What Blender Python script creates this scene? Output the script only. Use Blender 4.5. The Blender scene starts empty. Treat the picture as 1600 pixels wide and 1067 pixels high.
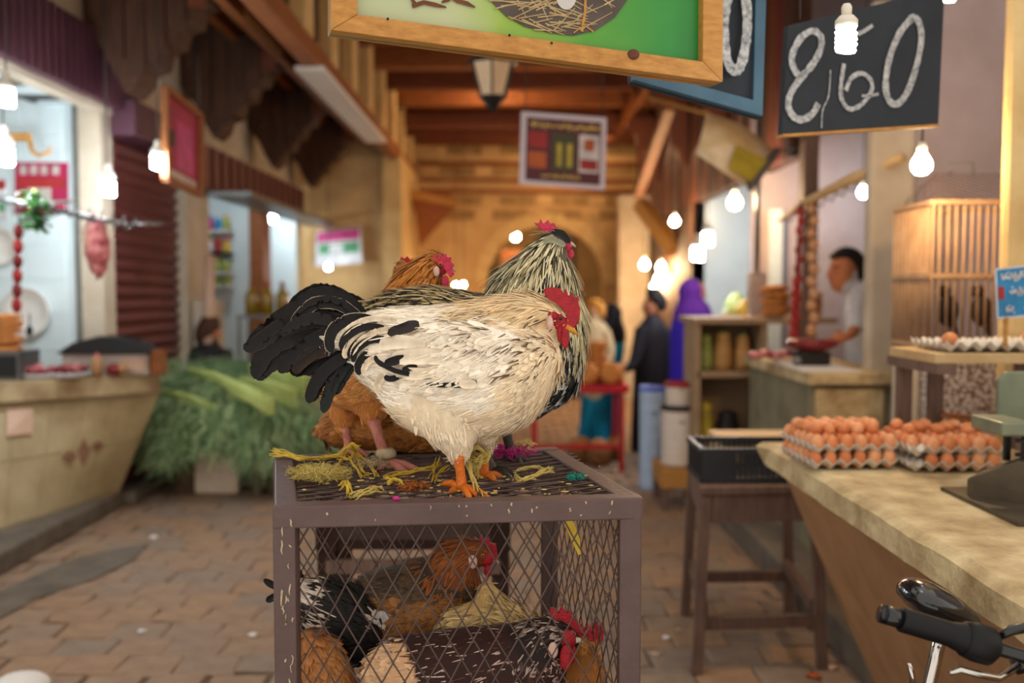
import bpy, math, random
import numpy as np
from mathutils import Vector, Matrix
random.seed(7); RNG = np.random.default_rng(7)
SC = bpy.context.scene
COL = SC.collection
# ------------------------------------------------------------------ camera
FPX = 1500.0; CAMZ = 1.6
PITCH = math.atan(81.5 / FPX)
cam_d = bpy.data.cameras.new('camera'); cam = bpy.data.objects.new('camera', cam_d); COL.objects.link(cam)
cam.location = (0, 0, CAMZ); cam.rotation_euler = (math.pi / 2 - PITCH, 0, 0)
cam_d.sensor_width = 36; cam_d.lens = 36 * FPX / 1600; cam_d.clip_start = .05; cam_d.clip_end = 80
cam_d.dof.use_dof = True; cam_d.dof.focus_distance = 1.98; cam_d.dof.aperture_fstop = 1.75
SC.camera = cam
# ------------------------------------------------------------------ world: soft overcast daylight entering the open end of the alley
W = bpy.data.worlds.new('overcast'); SC.world = W; W.use_nodes = True
bg = W.node_tree.nodes['Background']; bg.inputs[0].default_value = (1.0, .93, .84, 1); bg.inputs[1].default_value = .78
SC.view_settings.view_transform = 'Standard'; SC.view_settings.look = 'None'
SC.view_settings.exposure = 0.68; SC.view_settings.gamma = 1.0
SC.cycles.max_bounces = 7; SC.cycles.diffuse_bounces = 4; SC.cycles.sample_clamp_indirect = 6; SC.cycles.sample_clamp_direct = 0
SC.cycles.use_denoising = True; SC.cycles.caustics_reflective = False; SC.cycles.caustics_refractive = False
WARM = (1.0, .62, .28); COOL = (.80, .92, 1.0)

# ------------------------------------------------------------------ helpers
cT, sT = math.cos(PITCH), math.sin(PITCH)
def ray(px, py):
    u = (px - 800) / FPX; v = (533.5 - py) / FPX
    return Vector((u, cT + v * sT, -sT + v * cT))
def P(px, py, d):
    r = ray(px, py); return Vector((0, 0, CAMZ)) + r * (d / r.y)
def G(px, py, z):
    r = ray(px, py); return Vector((0, 0, CAMZ)) + r * ((z - CAMZ) / r.z)
def PX(px, d): return (px - 800) / FPX * d * (1.0)
def ZY(py, d): return P(800, py, d).z
def lin(c):
    out = []
    for v in c[:3]:
        v = v / 255.0
        out.append(v / 12.92 if v <= .04045 else ((v + .055) / 1.055) ** 2.4)
    return tuple(out)

MATS = {}
def mat(name, c, c2=None, scale=6, rough=.7, metal=0, bump=0, bscale=40, spec=.4, emit=None, estr=0, trans=0, alpha=1,
        vcol=False, contrast=.25, wood=None, coat=0, sheen=0, detail=5):
    if name in MATS: return MATS[name]
    m = bpy.data.materials.new(name); m.use_nodes = True; MATS[name] = m
    nt = m.node_tree; N = nt.nodes; L = nt.links; b = N['Principled BSDF']
    b.inputs['Roughness'].default_value = rough; b.inputs['Metallic'].default_value = metal
    b.inputs['Specular IOR Level'].default_value = spec
    if coat: b.inputs['Coat Weight'].default_value = coat
    if sheen: b.inputs['Sheen Weight'].default_value = sheen
    if trans: b.inputs['Transmission Weight'].default_value = trans
    if alpha < 1: b.inputs['Alpha'].default_value = alpha
    if emit:
        b.inputs['Emission Color'].default_value = (*lin(emit), 1) if max(emit) > 1 else (*emit, 1)
        b.inputs['Emission Strength'].default_value = estr
    tc = N.new('ShaderNodeTexCoord')
    if vcol:
        a = N.new('ShaderNodeAttribute'); a.attribute_name = 'Col'
        no = N.new('ShaderNodeTexNoise'); no.inputs['Scale'].default_value = scale; no.inputs['Detail'].default_value = detail
        L.new(tc.outputs['Object'], no.inputs['Vector'])
        mr = N.new('ShaderNodeMapRange'); mr.inputs['From Min'].default_value = .25; mr.inputs['From Max'].default_value = .75
        mr.inputs['To Min'].default_value = 1 - contrast; mr.inputs['To Max'].default_value = 1 + contrast * .5
        L.new(no.outputs['Fac'], mr.inputs['Value'])
        mx = N.new('ShaderNodeVectorMath'); mx.operation = 'SCALE'
        L.new(a.outputs['Color'], mx.inputs[0]); L.new(mr.outputs[0], mx.inputs['Scale'])
        L.new(mx.outputs[0], b.inputs['Base Color'])
    else:
        c = lin(c); b.inputs['Base Color'].default_value = (*c, 1)
        if c2 is not None:
            c2 = lin(c2)
            no = N.new('ShaderNodeTexNoise'); no.inputs['Scale'].default_value = scale; no.inputs['Detail'].default_value = detail
            no.inputs['Roughness'].default_value = .6
            if wood:
                mp = N.new('ShaderNodeMapping'); mp.inputs['Scale'].default_value = wood
                L.new(tc.outputs['Object'], mp.inputs['Vector']); L.new(mp.outputs[0], no.inputs['Vector'])
            else: L.new(tc.outputs['Object'], no.inputs['Vector'])
            r = N.new('ShaderNodeValToRGB'); r.color_ramp.elements[0].position = .5 - contrast; r.color_ramp.elements[1].position = .5 + contrast
            r.color_ramp.elements[0].color = (*c, 1); r.color_ramp.elements[1].color = (*c2, 1)
            L.new(no.outputs['Fac'], r.inputs[0]); L.new(r.outputs[0], b.inputs['Base Color'])
    if bump:
        bn = N.new('ShaderNodeTexNoise'); bn.inputs['Scale'].default_value = bscale; bn.inputs['Detail'].default_value = 5
        L.new(tc.outputs['Object'], bn.inputs['Vector'])
        bp = N.new('ShaderNodeBump'); bp.inputs['Strength'].default_value = bump; bp.inputs['Distance'].default_value = .02
        L.new(bn.outputs['Fac'], bp.inputs['Height']); L.new(bp.outputs[0], b.inputs['Normal'])
    return m

WP = {}   # world position of every origin
def tag(o, label=None, cat=None, group=None, kind=None):
    if label: o['label'] = label
    if cat: o['category'] = cat
    if group: o['group'] = group
    if kind: o['kind'] = kind
    return o
def thing(name, label, cat, loc=(0, 0, 0), group=None, kind=None):
    o = bpy.data.objects.new(name, None); COL.objects.link(o); o.location = loc; o.empty_display_size = .1
    WP[o] = Vector(loc); return tag(o, label, cat, group, kind)
def copy_tree(o, loc=None, parent=None, rz=None, label=None):
    c = o.copy(); COL.objects.link(c); c.parent = parent
    if loc is not None: c.location = loc
    if rz is not None: c.rotation_euler.z = rz
    if label: c['label'] = label
    for ch in o.children: copy_tree(ch, None, c)
    return c
def link(name, me, m, parent=None, origin=None, kind=None, label=None):
    o = bpy.data.objects.new(name, me); COL.objects.link(o)
    if m is not None: me.materials.append(MATS[m] if isinstance(m, str) else m)
    if parent is not None:
        o.parent = parent; org = WP.get(parent, Vector()); WP[o] = org
    else:
        org = Vector(origin) if origin is not None else Vector(); o.location = org; WP[o] = org
    if org.length > 0: me.transform(Matrix.Translation(-org))
    if kind: o['kind'] = kind
    if label: o['label'] = label
    return o
def np_mesh(name, verts, faces, cols=None, smooth=True):
    """verts (n,3), faces (m,k) equal-size polygons"""
    verts = np.asarray(verts, np.float32); faces = np.asarray(faces, np.int32)
    me = bpy.data.meshes.new(name); me.vertices.add(len(verts)); me.vertices.foreach_set('co', verts.ravel())
    k = faces.shape[1]; me.loops.add(faces.size); me.loops.foreach_set('vertex_index', faces.ravel())
    me.polygons.add(len(faces)); me.polygons.foreach_set('loop_start', np.arange(0, faces.size, k, dtype=np.int32))
    me.update(calc_edges=True)
    if smooth: me.polygons.foreach_set('use_smooth', np.ones(len(faces), bool))
    if cols is not None:
        ca = me.color_attributes.new('Col', 'FLOAT_COLOR', 'POINT')
        c4 = np.ones((len(verts), 4), np.float32); c4[:, :3] = cols; ca.data.foreach_set('color', c4.ravel())
    return me

class MB:
    def __init__(s): s.v = []; s.f = []; s.sm = []
    def add(s, vs, fs, smooth=False):
        n = len(s.v); s.v += [tuple(v) for v in vs]; s.f += [tuple(i + n for i in f) for f in fs]; s.sm += [smooth] * len(fs); return s
    def box(s, x0, x1, y0, y1, z0, z1, M=None):
        vs = [Vector((x, y, z)) for z in (z0, z1) for y in (y0, y1) for x in (x0, x1)]
        if M is not None: vs = [M @ v for v in vs]
        return s.add(vs, [(0, 2, 3, 1), (4, 5, 7, 6), (0, 1, 5, 4), (2, 6, 7, 3), (0, 4, 6, 2), (1, 3, 7, 5)])
    def hexa(s, b, t):  # two matching rings of 4 points
        return s.add(list(b) + list(t), [(3, 2, 1, 0), (4, 5, 6, 7), (0, 1, 5, 4), (1, 2, 6, 5), (2, 3, 7, 6), (3, 0, 4, 7)])
    def bar(s, a, b, w, h, up=(0, 0, 1)):
        a = Vector(a); b = Vector(b); t = (b - a).normalized(); u = Vector(up)
        if abs(t.dot(u)) > .98: u = Vector((0, 1, 0))
        x = t.cross(u).normalized(); y = x.cross(t)
        o = [x * w * .5 * i + y * h * .5 * j for i, j in ((-1, -1), (1, -1), (1, 1), (-1, 1))]
        return s.hexa([a + q for q in o], [b + q for q in o])
    def tube(s, pts, r, n=8, cap=True):
        pts = [Vector(p) for p in pts]; k = len(pts)
        rs = r if isinstance(r, (list, tuple)) else [r] * k
        vs = []; px = None
        for i, p in enumerate(pts):
            t = (pts[min(i + 1, k - 1)] - pts[max(i - 1, 0)])
            t = t.normalized() if t.length > 1e-9 else Vector((0, 0, 1))
            if px is None:
                u = Vector((0, 0, 1)) if abs(t.z) < .9 else Vector((0, 1, 0)); px = t.cross(u).normalized()
            else:
                px = (px - t * px.dot(t)); px = px.normalized() if px.length > 1e-6 else t.orthogonal().normalized()
            q = t.cross(px)
            for j in range(n):
                a = 2 * math.pi * j / n; vs.append(p + (px * math.cos(a) + q * math.sin(a)) * rs[i])
        fs = [(i * n + j, i * n + (j + 1) % n, (i + 1) * n + (j + 1) % n, (i + 1) * n + j) for i in range(k - 1) for j in range(n)]
        if cap: fs += [tuple(range(n))[::-1], tuple((k - 1) * n + j for j in range(n))]
        return s.add(vs, fs, True)
    def lathe(s, c, prof, n=16, axis='z', sx=1, sy=1):
        c = Vector(c); vs = []
        for r, z in prof:
            for j in range(n):
                a = 2 * math.pi * j / n; x = r * math.cos(a) * sx; y = r * math.sin(a) * sy
                vs.append(c + (Vector((x, y, z)) if axis == 'z' else Vector((x, z, y)) if axis == 'y' else Vector((z, x, y))))
        k = len(prof)
        fs = [(i * n + j, i * n + (j + 1) % n, (i + 1) * n + (j + 1) % n, (i + 1) * n + j) for i in range(k - 1) for j in range(n)]
        fs += [tuple(range(n))[::-1], tuple((k - 1) * n + j for j in range(n))]
        return s.add(vs, fs, True)
    def ell(s, c, rx, ry, rz, n=12, m=8, M=None):
        c = Vector(c); vs = []; 
        for i in range(1, m):
            a = math.pi * i / m
            for j in range(n):
                b = 2 * math.pi * j / n; v = Vector((rx * math.sin(a) * math.cos(b), ry * math.sin(a) * math.sin(b), rz * math.cos(a)))
                vs.append(c + (M @ v if M is not None else v))
        t = Vector((0, 0, rz)); 
        if M is not None: t = M @ t
        k = len(vs); vs += [c + t, c - t]
        fs = [(i * n + j, (i + 1) * n + j, (i + 1) * n + (j + 1) % n, i * n + (j + 1) % n) for i in range(m - 2) for j in range(n)]
        fs += [(k, j, (j + 1) % n) for j in range(n)] + [(k + 1, (m - 2) * n + (j + 1) % n, (m - 2) * n + j) for j in range(n)]
        return s.add(vs, fs, True)
    def poly(s, pts, off):  # extruded polygon: points and an offset vector
        pts = [Vector(p) for p in pts]; off = Vector(off); n = len(pts)
        return s.add(pts + [p + off for p in pts], [tuple(range(n)), tuple(range(2 * n - 1, n - 1, -1))] + [(i, i + n, (i + 1) % n + n, (i + 1) % n) for i in range(n)])
    def ribbon(s, pts, w, nrm, th=.001):  # flat stroke
        pts = [Vector(p) for p in pts]; nrm = Vector(nrm).normalized(); k = len(pts); vs = []
        ws = w if isinstance(w, (list, tuple)) else [w] * k
        for i, p in enumerate(pts):
            t = (pts[min(i + 1, k - 1)] - pts[max(i - 1, 0)]).normalized(); x = t.cross(nrm).normalized() * ws[i] * .5
            vs += [p - x, p + x, p + x + nrm * th, p - x + nrm * th]
        fs = []
        for i in range(k - 1):
            a = i * 4; b = a + 4
            fs += [(a + 3, a + 2, b + 2, b + 3), (a, a + 3, b + 3, b), (a + 2, a + 1, b + 1, b + 2), (a + 1, a, b, b + 1)]
        return s.add(vs, fs)
    def mesh(s, name, bevel=0):
        me = bpy.data.meshes.new(name); me.from_pydata(s.v, [], s.f); me.update()
        me.polygons.foreach_set('use_smooth', s.sm)
        return me
    def build(s, name, m, parent=None, origin=None, kind=None, label=None, bevel=0, seg=2):
        if parent is None and origin is None:
            a = np.array(s.v); origin = ((a[:, 0].min() + a[:, 0].max()) / 2, (a[:, 1].min() + a[:, 1].max()) / 2, a[:, 2].min())
        o = link(name, s.mesh(name), m, parent, origin, kind, label)
        if bevel:
            md = o.modifiers.new('bevel', 'BEVEL'); md.width = bevel; md.segments = seg; md.limit_method = 'ANGLE'; md.angle_limit = .6
        return o
def BX(*a): return MB().box(*a)
def struct(name, mb, m, **k): return mb.build(name, m, kind='structure', **k)
def slab(pts, th):
    """thick quad; th pushes it away along its normal (away from the camera)"""
    pts = [Vector(p) for p in pts]; n = (pts[1] - pts[0]).cross(pts[3] - pts[0]).normalized()
    if n.y < 0: n = -n
    return MB().hexa(pts, [p + n * th for p in pts]), n
def quadpt(pts, u, v):  # corners: TL TR BR BL
    a = pts[0].lerp(pts[1], u); b = pts[3].lerp(pts[2], u); return a.lerp(b, v)
def cat_rom(pts, n):
    pts = np.asarray(pts, float); k = len(pts); out = []
    for t in np.linspace(0, k - 1, n):
        i = min(int(t), k - 2); f = t - i
        p0 = pts[max(i - 1, 0)]; p1 = pts[i]; p2 = pts[i + 1]; p3 = pts[min(i + 2, k - 1)]
        out.append(.5 * (2 * p1 + (p2 - p0) * f + (2 * p0 - 5 * p1 + 4 * p2 - p3) * f * f + (3 * p1 - p0 - 3 * p2 + p3) * f ** 3))
    return np.array(out)
def jag(v, a): return Vector(v) + Vector((random.uniform(-a, a), random.uniform(-a, a), random.uniform(-a, a)))

# ------------------------------------------------------------------ materials
mat('plaster', (214, 178, 124), (182, 142, 92), scale=3, rough=.9, bump=.25, bscale=18)
mat('plaster_pale', (206, 192, 172), (170, 152, 128), scale=3, rough=.9, bump=.2, bscale=18)
mat('plaster_lav', (186, 172, 176), (160, 142, 138), scale=2, rough=.9, bump=.12, bscale=14)
mat('plaster_pillar', (226, 196, 140), (196, 158, 100), scale=4, rough=.9, bump=.25, bscale=20)
mat('stone', (176, 142, 92), (128, 98, 60), scale=5, rough=.9, bump=.4, bscale=14)
mat('white_tile', (214, 224, 224), (196, 208, 210), scale=2, rough=.45)
mat('wood_dark', (84, 50, 28), (52, 30, 16), scale=8, rough=.75, wood=(3, 3, .6), bump=.15)
mat('wood_red', (124, 62, 28), (82, 38, 16), scale=8, rough=.65, wood=(1, 6, 6), bump=.12)
mat('wood_warm', (158, 92, 40), (112, 60, 24), scale=7, rough=.65, wood=(1, 5, 5), bump=.12)
mat('wood_pine', (196, 142, 70), (158, 104, 44), scale=10, rough=.6, wood=(.8, 8, 8), bump=.12)
mat('wood_stool', (124, 96, 82), (88, 66, 56), scale=9, rough=.7, wood=(6, 6, .8), bump=.1)
mat('purple_metal', (84, 44, 58), (66, 34, 44), scale=3, rough=.5)
mat('shutter', (112, 52, 50), (84, 36, 40), scale=3, rough=.42, spec=.5)
mat('black_metal', (24, 22, 22), rough=.5)
mat('grey_metal', (130, 130, 126), (96, 96, 94), rough=.4, metal=.7)
mat('concrete', (226, 204, 158), (150, 120, 80), scale=6, rough=.85, bump=.6, bscale=26, contrast=.2, detail=9)
mat('concrete_green', (150, 140, 112), (112, 104, 82), scale=5, rough=.9, bump=.3, bscale=18)
mat('cream_front', (184, 166, 128), (150, 130, 94), scale=3, rough=.55, bump=.08)
mat('kerb', (124, 112, 98), (84, 74, 64), scale=4, rough=.9, bump=.4, bscale=16)
mat('mortar', (112, 92, 76), (92, 76, 62), scale=10, rough=.95)
for i, (a, b) in enumerate((((164, 136, 112), (136, 110, 90)), ((158, 134, 114), (130, 108, 92)), ((168, 136, 108), (140, 110, 86)), ((152, 132, 114), (126, 108, 94)))):
    mat('brick%d' % i, a, b, scale=9, rough=.8, bump=.35, bscale=26)
mat('feather', (0, 0, 0), vcol=True, scale=60, rough=.62, contrast=.18, spec=.25, sheen=.04)
mat('feather_gloss', (0, 0, 0), vcol=True, scale=90, rough=.5, contrast=.35, spec=.22)
mat('skinv', (0, 0, 0), vcol=True, scale=30, rough=.75, contrast=.15, spec=.25)
mat('comb', (176, 18, 34), (132, 6, 20), scale=70, rough=.5, bump=.35, bscale=240)
mat('comb_pink', (206, 50, 84), (172, 24, 56), scale=60, rough=.5, bump=.3, bscale=200)
mat('beak', (214, 150, 40), (176, 108, 24), scale=30, rough=.4)
mat('horn', (190, 176, 150), rough=.4)
mat('eye_black', (12, 8, 6), rough=.1); mat('eye_orange', (190, 90, 20), rough=.2)
mat('lobe', (214, 184, 166), (190, 140, 130), scale=60, rough=.6)
mat('leg_orange', (226, 124, 30), (200, 96, 20), scale=60, rough=.5, bump=.3, bscale=160)
mat('leg_pink', (206, 140, 122), (184, 108, 96), scale=60, rough=.5, bump=.3, bscale=160)
mat('leg_dark', (70, 64, 54), (44, 40, 34), scale=60, rough=.5, bump=.3, bscale=160)
mat('cage_paint', (96, 74, 70), (78, 58, 54), scale=12, rough=.5, bump=.1, bscale=60)
mat('cage_wire', (96, 76, 68), (70, 54, 48), scale=20, rough=.5)
mat('drip', (206, 192, 160), (170, 150, 110), scale=50, rough=.8)
mat('chalk_board', (28, 30, 35), (48, 52, 57), scale=5, rough=.8, contrast=.35)
mat('chalk', (206, 202, 198), (84, 86, 90), scale=70, rough=.95, contrast=.24)
mat('blue_frame', (72, 104, 122), (50, 78, 96), scale=6, rough=.6)
mat('white_paint', (220, 214, 206), rough=.6)
mat('bulb_cool', (255, 255, 255), emit=COOL, estr=130); mat('bulb_warm', (255, 240, 210), emit=(1, .66, .34), estr=260)
mat('bulb_cool_near', (255, 255, 255), emit=COOL, estr=40)
mat('socket', (214, 206, 190), rough=.5); mat('cord', (60, 52, 46), rough=.7)
# ================================================================== THE SETTING
XL = -2.9; XR = 2.05; YF = 15.5
floor = struct('floor', BX(-5.2, 3.8, .6, 20, -.12, -.014), 'mortar', origin=(0, 0, 0))
def brick_mesh(i):
    w, l, t, b = .249, .209, .03, .008
    q = lambda h, e, z: [Vector((x * (w / 2 - e) + random.uniform(-.012, .012), y * (l / 2 - e) + random.uniform(-.012, .012), z)) for x, y in ((-1, -1), (1, -1), (1, 1), (-1, 1))]
    m = MB(); r0 = q(0, 0, -t); r1 = q(0, 0, -b); r2 = q(0, .010, random.uniform(-.002, .003))
    m.add(r0 + r1 + r2, [(0, 1, 5, 4), (1, 2, 6, 5), (2, 3, 7, 6), (3, 0, 4, 7), (4, 5, 9, 8), (5, 6, 10, 9), (6, 7, 11, 10), (7, 4, 8, 11), (8, 9, 10, 11)])
    return m
bm = []
for i in range(8):
    me = brick_mesh(i).mesh('brick'); me.materials.append(MATS['brick%d' % (i % 4)]); bm.append(me)
cells = []
row = 0; y = 2.6
while y < 14:
    x = -2.9 + (row % 2) * .12 + random.uniform(-.03, .03)
    while x < 2.0: cells.append((x, y + x * .035 + random.uniform(-.01, .01))); x += .252
    y += .212; row += 1
def seen(c): return c[1] > 3.85 and abs(c[0]) / c[1] < .56 and not (c[0] > 1.45 and c[1] > 3.9) and c[0] > -2.75
near = sorted([c for c in cells if seen(c)], key=lambda c: c[1])[:300]; ns = set(near)
for c in near:
    o = bpy.data.objects.new('brick', random.choice(bm)); COL.objects.link(o); o.parent = floor
    o.location = (c[0], c[1], random.uniform(-.004, .004)); o.rotation_euler.z = .035 + random.uniform(-.05, .05); q = random.uniform(.94, 1.05); o.scale = (q, random.uniform(.94, 1.05), 1)
m = MB()
for c in cells:
    if c not in ns:
        w, l = .117, .097; z = random.uniform(-.004, .004)
        m.hexa([(c[0] + a * w, c[1] + b * l, -.03) for a, b in ((-1, -1), (1, -1), (1, 1), (-1, 1))], [(c[0] + a * (w - .008), c[1] + b * (l - .008), z) for a, b in ((-1, -1), (1, -1), (1, 1), (-1, 1))])
m.build('far_bricks', 'brick0', floor, kind='stuff')

# enclosure
struct('wall_left', BX(-5.2, -5.0, 2.2, 20, 0, 4.45), 'white_tile')
struct('wall_right', BX(3.6, 3.8, 2.2, 20, 0, 4.45), 'plaster_lav')
struct('wall_back', BX(-5.2, 3.8, 20, 20.2, 0, 4.45), 'plaster')
ceil = struct('ceiling', BX(-5.2, 3.8, 4.6, 20, 4.33, 4.45), 'wood_red', origin=(0, 0, 4.3))
for k in range(18):   # ceiling planks and beams
    x0 = -1.55 + k * .205
    BX(x0, x0 + .195, 4.7, YF, 4.29, 4.33).build('plank', 'wood_red' if k % 3 else 'wood_warm', ceil)
for k, yb in enumerate((5.4, 6.5, 7.6, 8.7, 9.8, 10.9, 12.0, 13.1, 14.2, 15.2)):
    BX(-1.6, 2.1, yb - .09, yb + .09, 4.06, 4.29).build('beam', ('wood_red', 'wood_warm')[k % 2], ceil, bevel=.015)
for k in range(3):
    BX(-1.6, 2.1, 13.6 + k * .62, 13.75 + k * .62, 3.86, 4.06).build('beam', 'wood_red', ceil, bevel=.01)

# far wall with the horseshoe arch
m = MB(); cx, cz, R = .54, 1.68, .95; th = .5
def arch_wall(x0, x1, ztop, y):
    arcs = [(cx + R * 1.0 * math.cos(a), cz + R * math.sin(a)) for a in np.linspace(math.pi, 0, 17)]
    m.box(x0, cx - R, y, y + th, 0, ztop); m.box(cx + R, x1, y, y + th, 0, ztop)
    for (xa, za), (xb, zb) in zip(arcs[:-1], arcs[1:]):
        m.hexa([(xa, y, za), (xb, y, zb), (xb, y + th, zb), (xa, y + th, za)], [(xa, y, ztop), (xb, y, ztop), (xb, y + th, ztop), (xa, y + th, ztop)])
arch_wall(-1.7, 2.1, 4.3, YF)
fw = struct('wall_far', m, 'plaster', origin=(0, YF, 0))
for zz, hh in ((3.98, .16), (3.60, .07), (3.17, .06), (3.34, .05)):
    BX(-1.5, 1.95, YF - .07, YF + .02, zz - hh / 2, zz + hh / 2).build('timber_course', 'wood_warm', fw, bevel=.01)
for k in range(12):
    for r_, zz in enumerate((2.72, 2.95, 3.42, 3.74)):
        x0 = -1.45 + k * .285 + (r_ % 2) * .12
        BX(x0, x0 + .27, YF - .025 + random.uniform(-.008, .008), YF + .02, zz, zz + .15).build('stone', ('stone', 'plaster')[(k * 7 + r_ * 3) % 3 == 0], fw, bevel=.012)
m = MB()
for a0, a1 in zip(np.linspace(0, math.pi, 14)[:-1], np.linspace(0, math.pi, 14)[1:]):
    a1 -= .02; q = lambda a, r, y: (cx + r * math.cos(a), y, cz + r * math.sin(a))
    MB().hexa([q(a0, R - .01, YF - .03), q(a1, R - .01, YF - .03), q(a1, R + .2, YF - .03), q(a0, R + .2, YF - .03)],
           [q(a0, R - .01, YF + .02), q(a1, R - .01, YF + .02), q(a1, R + .2, YF + .02), q(a0, R + .2, YF + .02)]).build('voussoir', 'plaster_pillar', fw)
# beyond the arch
d1 = thing('door_1', 'lavender panelled door far beyond the arch', None, (.98, 19.9, 0), kind='structure')
BX(.72, 1.15, 19.86, 19.95, 0, 2.6).build('panel', 'purple_metal', d1); BX(.62, .72, 19.84, 19.96, 0, 2.7).build('jamb', 'plaster_lav', d1); BX(1.15, 1.25, 19.84, 19.96, 0, 2.7).build('jamb', 'plaster_lav', d1)
struct('trim_1', BX(-.2, .35, 18.2, 18.6, 0, 2.35), 'wood_warm')

# ---- left side: upper wall, shop walls, pillars
struct('wall_upper_left', BX(XL - .1, XL, 2.2, 13.2, 2.86, 4.33), 'plaster_pale')
struct('wall_shop_side', BX(-5.0, -3.1, 6.9, 7.05, 0, 2.95), 'white_tile')
wt = bpy.data.objects['wall_shop_side']
for i in range(6):
    for j in range(8):
        x0 = -4.93 + i * .29; z0 = .9 + j * .255
        BX(x0, x0 + .284, 6.892, 6.91, z0, z0 + .25).build('tile', 'white_tile', wt, bevel=.004, seg=1)
struct('trim_2', BX(-3.1, XL - .02, 6.88, 7.08, 0, 2.9), 'plaster_pale')
struct('trim_3', BX(-3.11, -3.08, 6.86, 6.88, .9, 2.9), 'grey_metal')
struct('trim_4', BX(XL - .1, XL + .03, 8.52, 9.15, 0, 2.9), 'plaster_pale')
struct('trim_5', BX(XL - .1, XL + .06, 11.0, 11.35, 0, 2.9), 'wood_warm')
struct('wall_shop_jars', BX(-5.0, XL - .02, 11.02, 11.2, 0, 2.95), 'white_tile')
struct('wall_shop_oil', BX(-5.0, XL - .02, 13.0, 13.2, 0, 2.95), 'white_tile')
struct('wall_return', BX(-5.0, -1.62, 13.2, 13.4, 0, 3.4), 'plaster')
struct('trim_6', BX(-1.75, -1.5, 13.1, 15.5, 0, 3.4), 'plaster_pillar')
struct('wall_return_upper', BX(-5.0, -1.5, 13.25, 13.4, 3.4, 4.33), 'plaster')
# clerestory above the canopy eave
cl = struct('wall_clerestory', BX(-1.72, -1.6, 5.4, 15.5, 3.5, 4.33), 'plaster', origin=(-1.6, 5.4, 3.5))
for k in range(9):
    y0 = 6.0 + k * 1.05
    BX(-1.6, -1.50, y0, y0 + .34, 3.5, 4.3).build('pilaster', 'plaster_pillar', cl); BX(-1.61, -1.585, y0 + .42, y0 + .95, 3.62, 4.2).build('opening', 'black_metal', cl)
# roller shutter (individual slats)
sh = thing('door_2', 'closed maroon roller shutter between the white pillars', None, (XL - .05, 7.8, 0), kind='structure')
BX(XL - .12, XL - .08, 7.08, 8.52, 0, 2.9).build('backing', 'shutter', sh)
for k in range(26):
    z0 = .12 + k * .1; prof = [(XL - .08, z0), (XL - .06, z0 + .02), (XL - .035, z0 + .05), (XL - .06, z0 + .085), (XL - .08, z0 + .095)]
    n = len(prof); vs = [(x, y_, z) for y_ in (7.1, 8.5) for x, z in prof]
    MB().add(vs, [(i, i + 1, n + i + 1, n + i) for i in range(n - 1)] + [tuple(range(n))[::-1], tuple(range(n, 2 * n))]).build('slat', 'shutter', sh)
BX(XL - .12, XL + .16, 7.05, 8.55, 2.72, 2.98).build('shutter_box', 'purple_metal', sh, bevel=.01)
# purple ribbed fascia over the butcher's stall
fa = thing('shop_fascia', 'purple ribbed metal fascia over the butcher stall', 'fascia', (XL + .05, 5, 2.9))
BX(XL + .02, XL + .08, 3.0, 7.35, 2.9, 3.36).build('panel', 'purple_metal', fa)
for k in range(44): BX(XL + .08, XL + .092, 3.03 + k * .098, 3.09 + k * .098, 2.91, 3.35).build('rib', 'purple_metal', fa)
BX(XL - .5, XL + .02, 3.0, 7.3, 2.92, 2.96).build('soffit', 'black_metal', fa)
for k in range(8): BX(XL - .42, XL + .0, 3.3 + k * .5, 3.52 + k * .5, 2.905, 2.92).build('soffit_light_panel', 'white_tile', fa)
fb = thing('shop_fascia', 'brown slatted awning board above the jar shop', 'fascia', (XL + .1, 10.5, 2.5))
BX(XL + .0, XL + .12, 8.6, 12.9, 2.52, 2.86).build('panel', 'black_metal', fb)
for k in range(15): BX(XL + .12, XL + .16, 8.62 + k * .285, 8.8 + k * .285, 2.5, 2.9).build('slat', 'shutter', fb)
m = MB()
for k in range(14): m.box(XL + .16, XL + .55, 8.7 + k * .3, 8.98 + k * .3, 2.46 - .02, 2.48)
m.build('valance', 'grey_metal', fb)
# timber canopy on the left with hanging gabled brackets
ca = thing('timber_canopy', 'dark timber canopy with hanging pointed brackets over the left shops', 'canopy', (-2.2, 9, 3.4))
def SOF(x): return 3.46 + (-1.6 - x) * .508
for k in range(9):
    x0 = XL + .01 + k * .145; x1 = x0 + .138
    MB().hexa([(x0, 4.8, SOF(x0)), (x1, 4.8, SOF(x1)), (x1, 13.2, SOF(x1)), (x0, 13.2, SOF(x0))], [(x0, 4.8, SOF(x0) + .04), (x1, 4.8, SOF(x1) + .04), (x1, 13.2, SOF(x1) + .04), (x0, 13.2, SOF(x0) + .04)]).build('soffit_board', 'wood_dark' if k % 2 else 'wood_red', ca)
for xx in (-2.45, -2.0): BX(xx, xx + .08, 4.8, 13.2, SOF(xx) - .13, SOF(xx) - .03).build('rafter', 'wood_warm', ca)
BX(-1.66, -1.52, 4.8, 15.4, 3.36, 3.52).build('eave_beam', 'wood_warm', ca, bevel=.01)
for k in range(4):
    y0 = 7.7 + k * .95; BX(-1.72, -1.49, y0, y0 + .93, 3.33, 3.365).build('metal_flashing', 'white_paint', ca)
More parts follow.
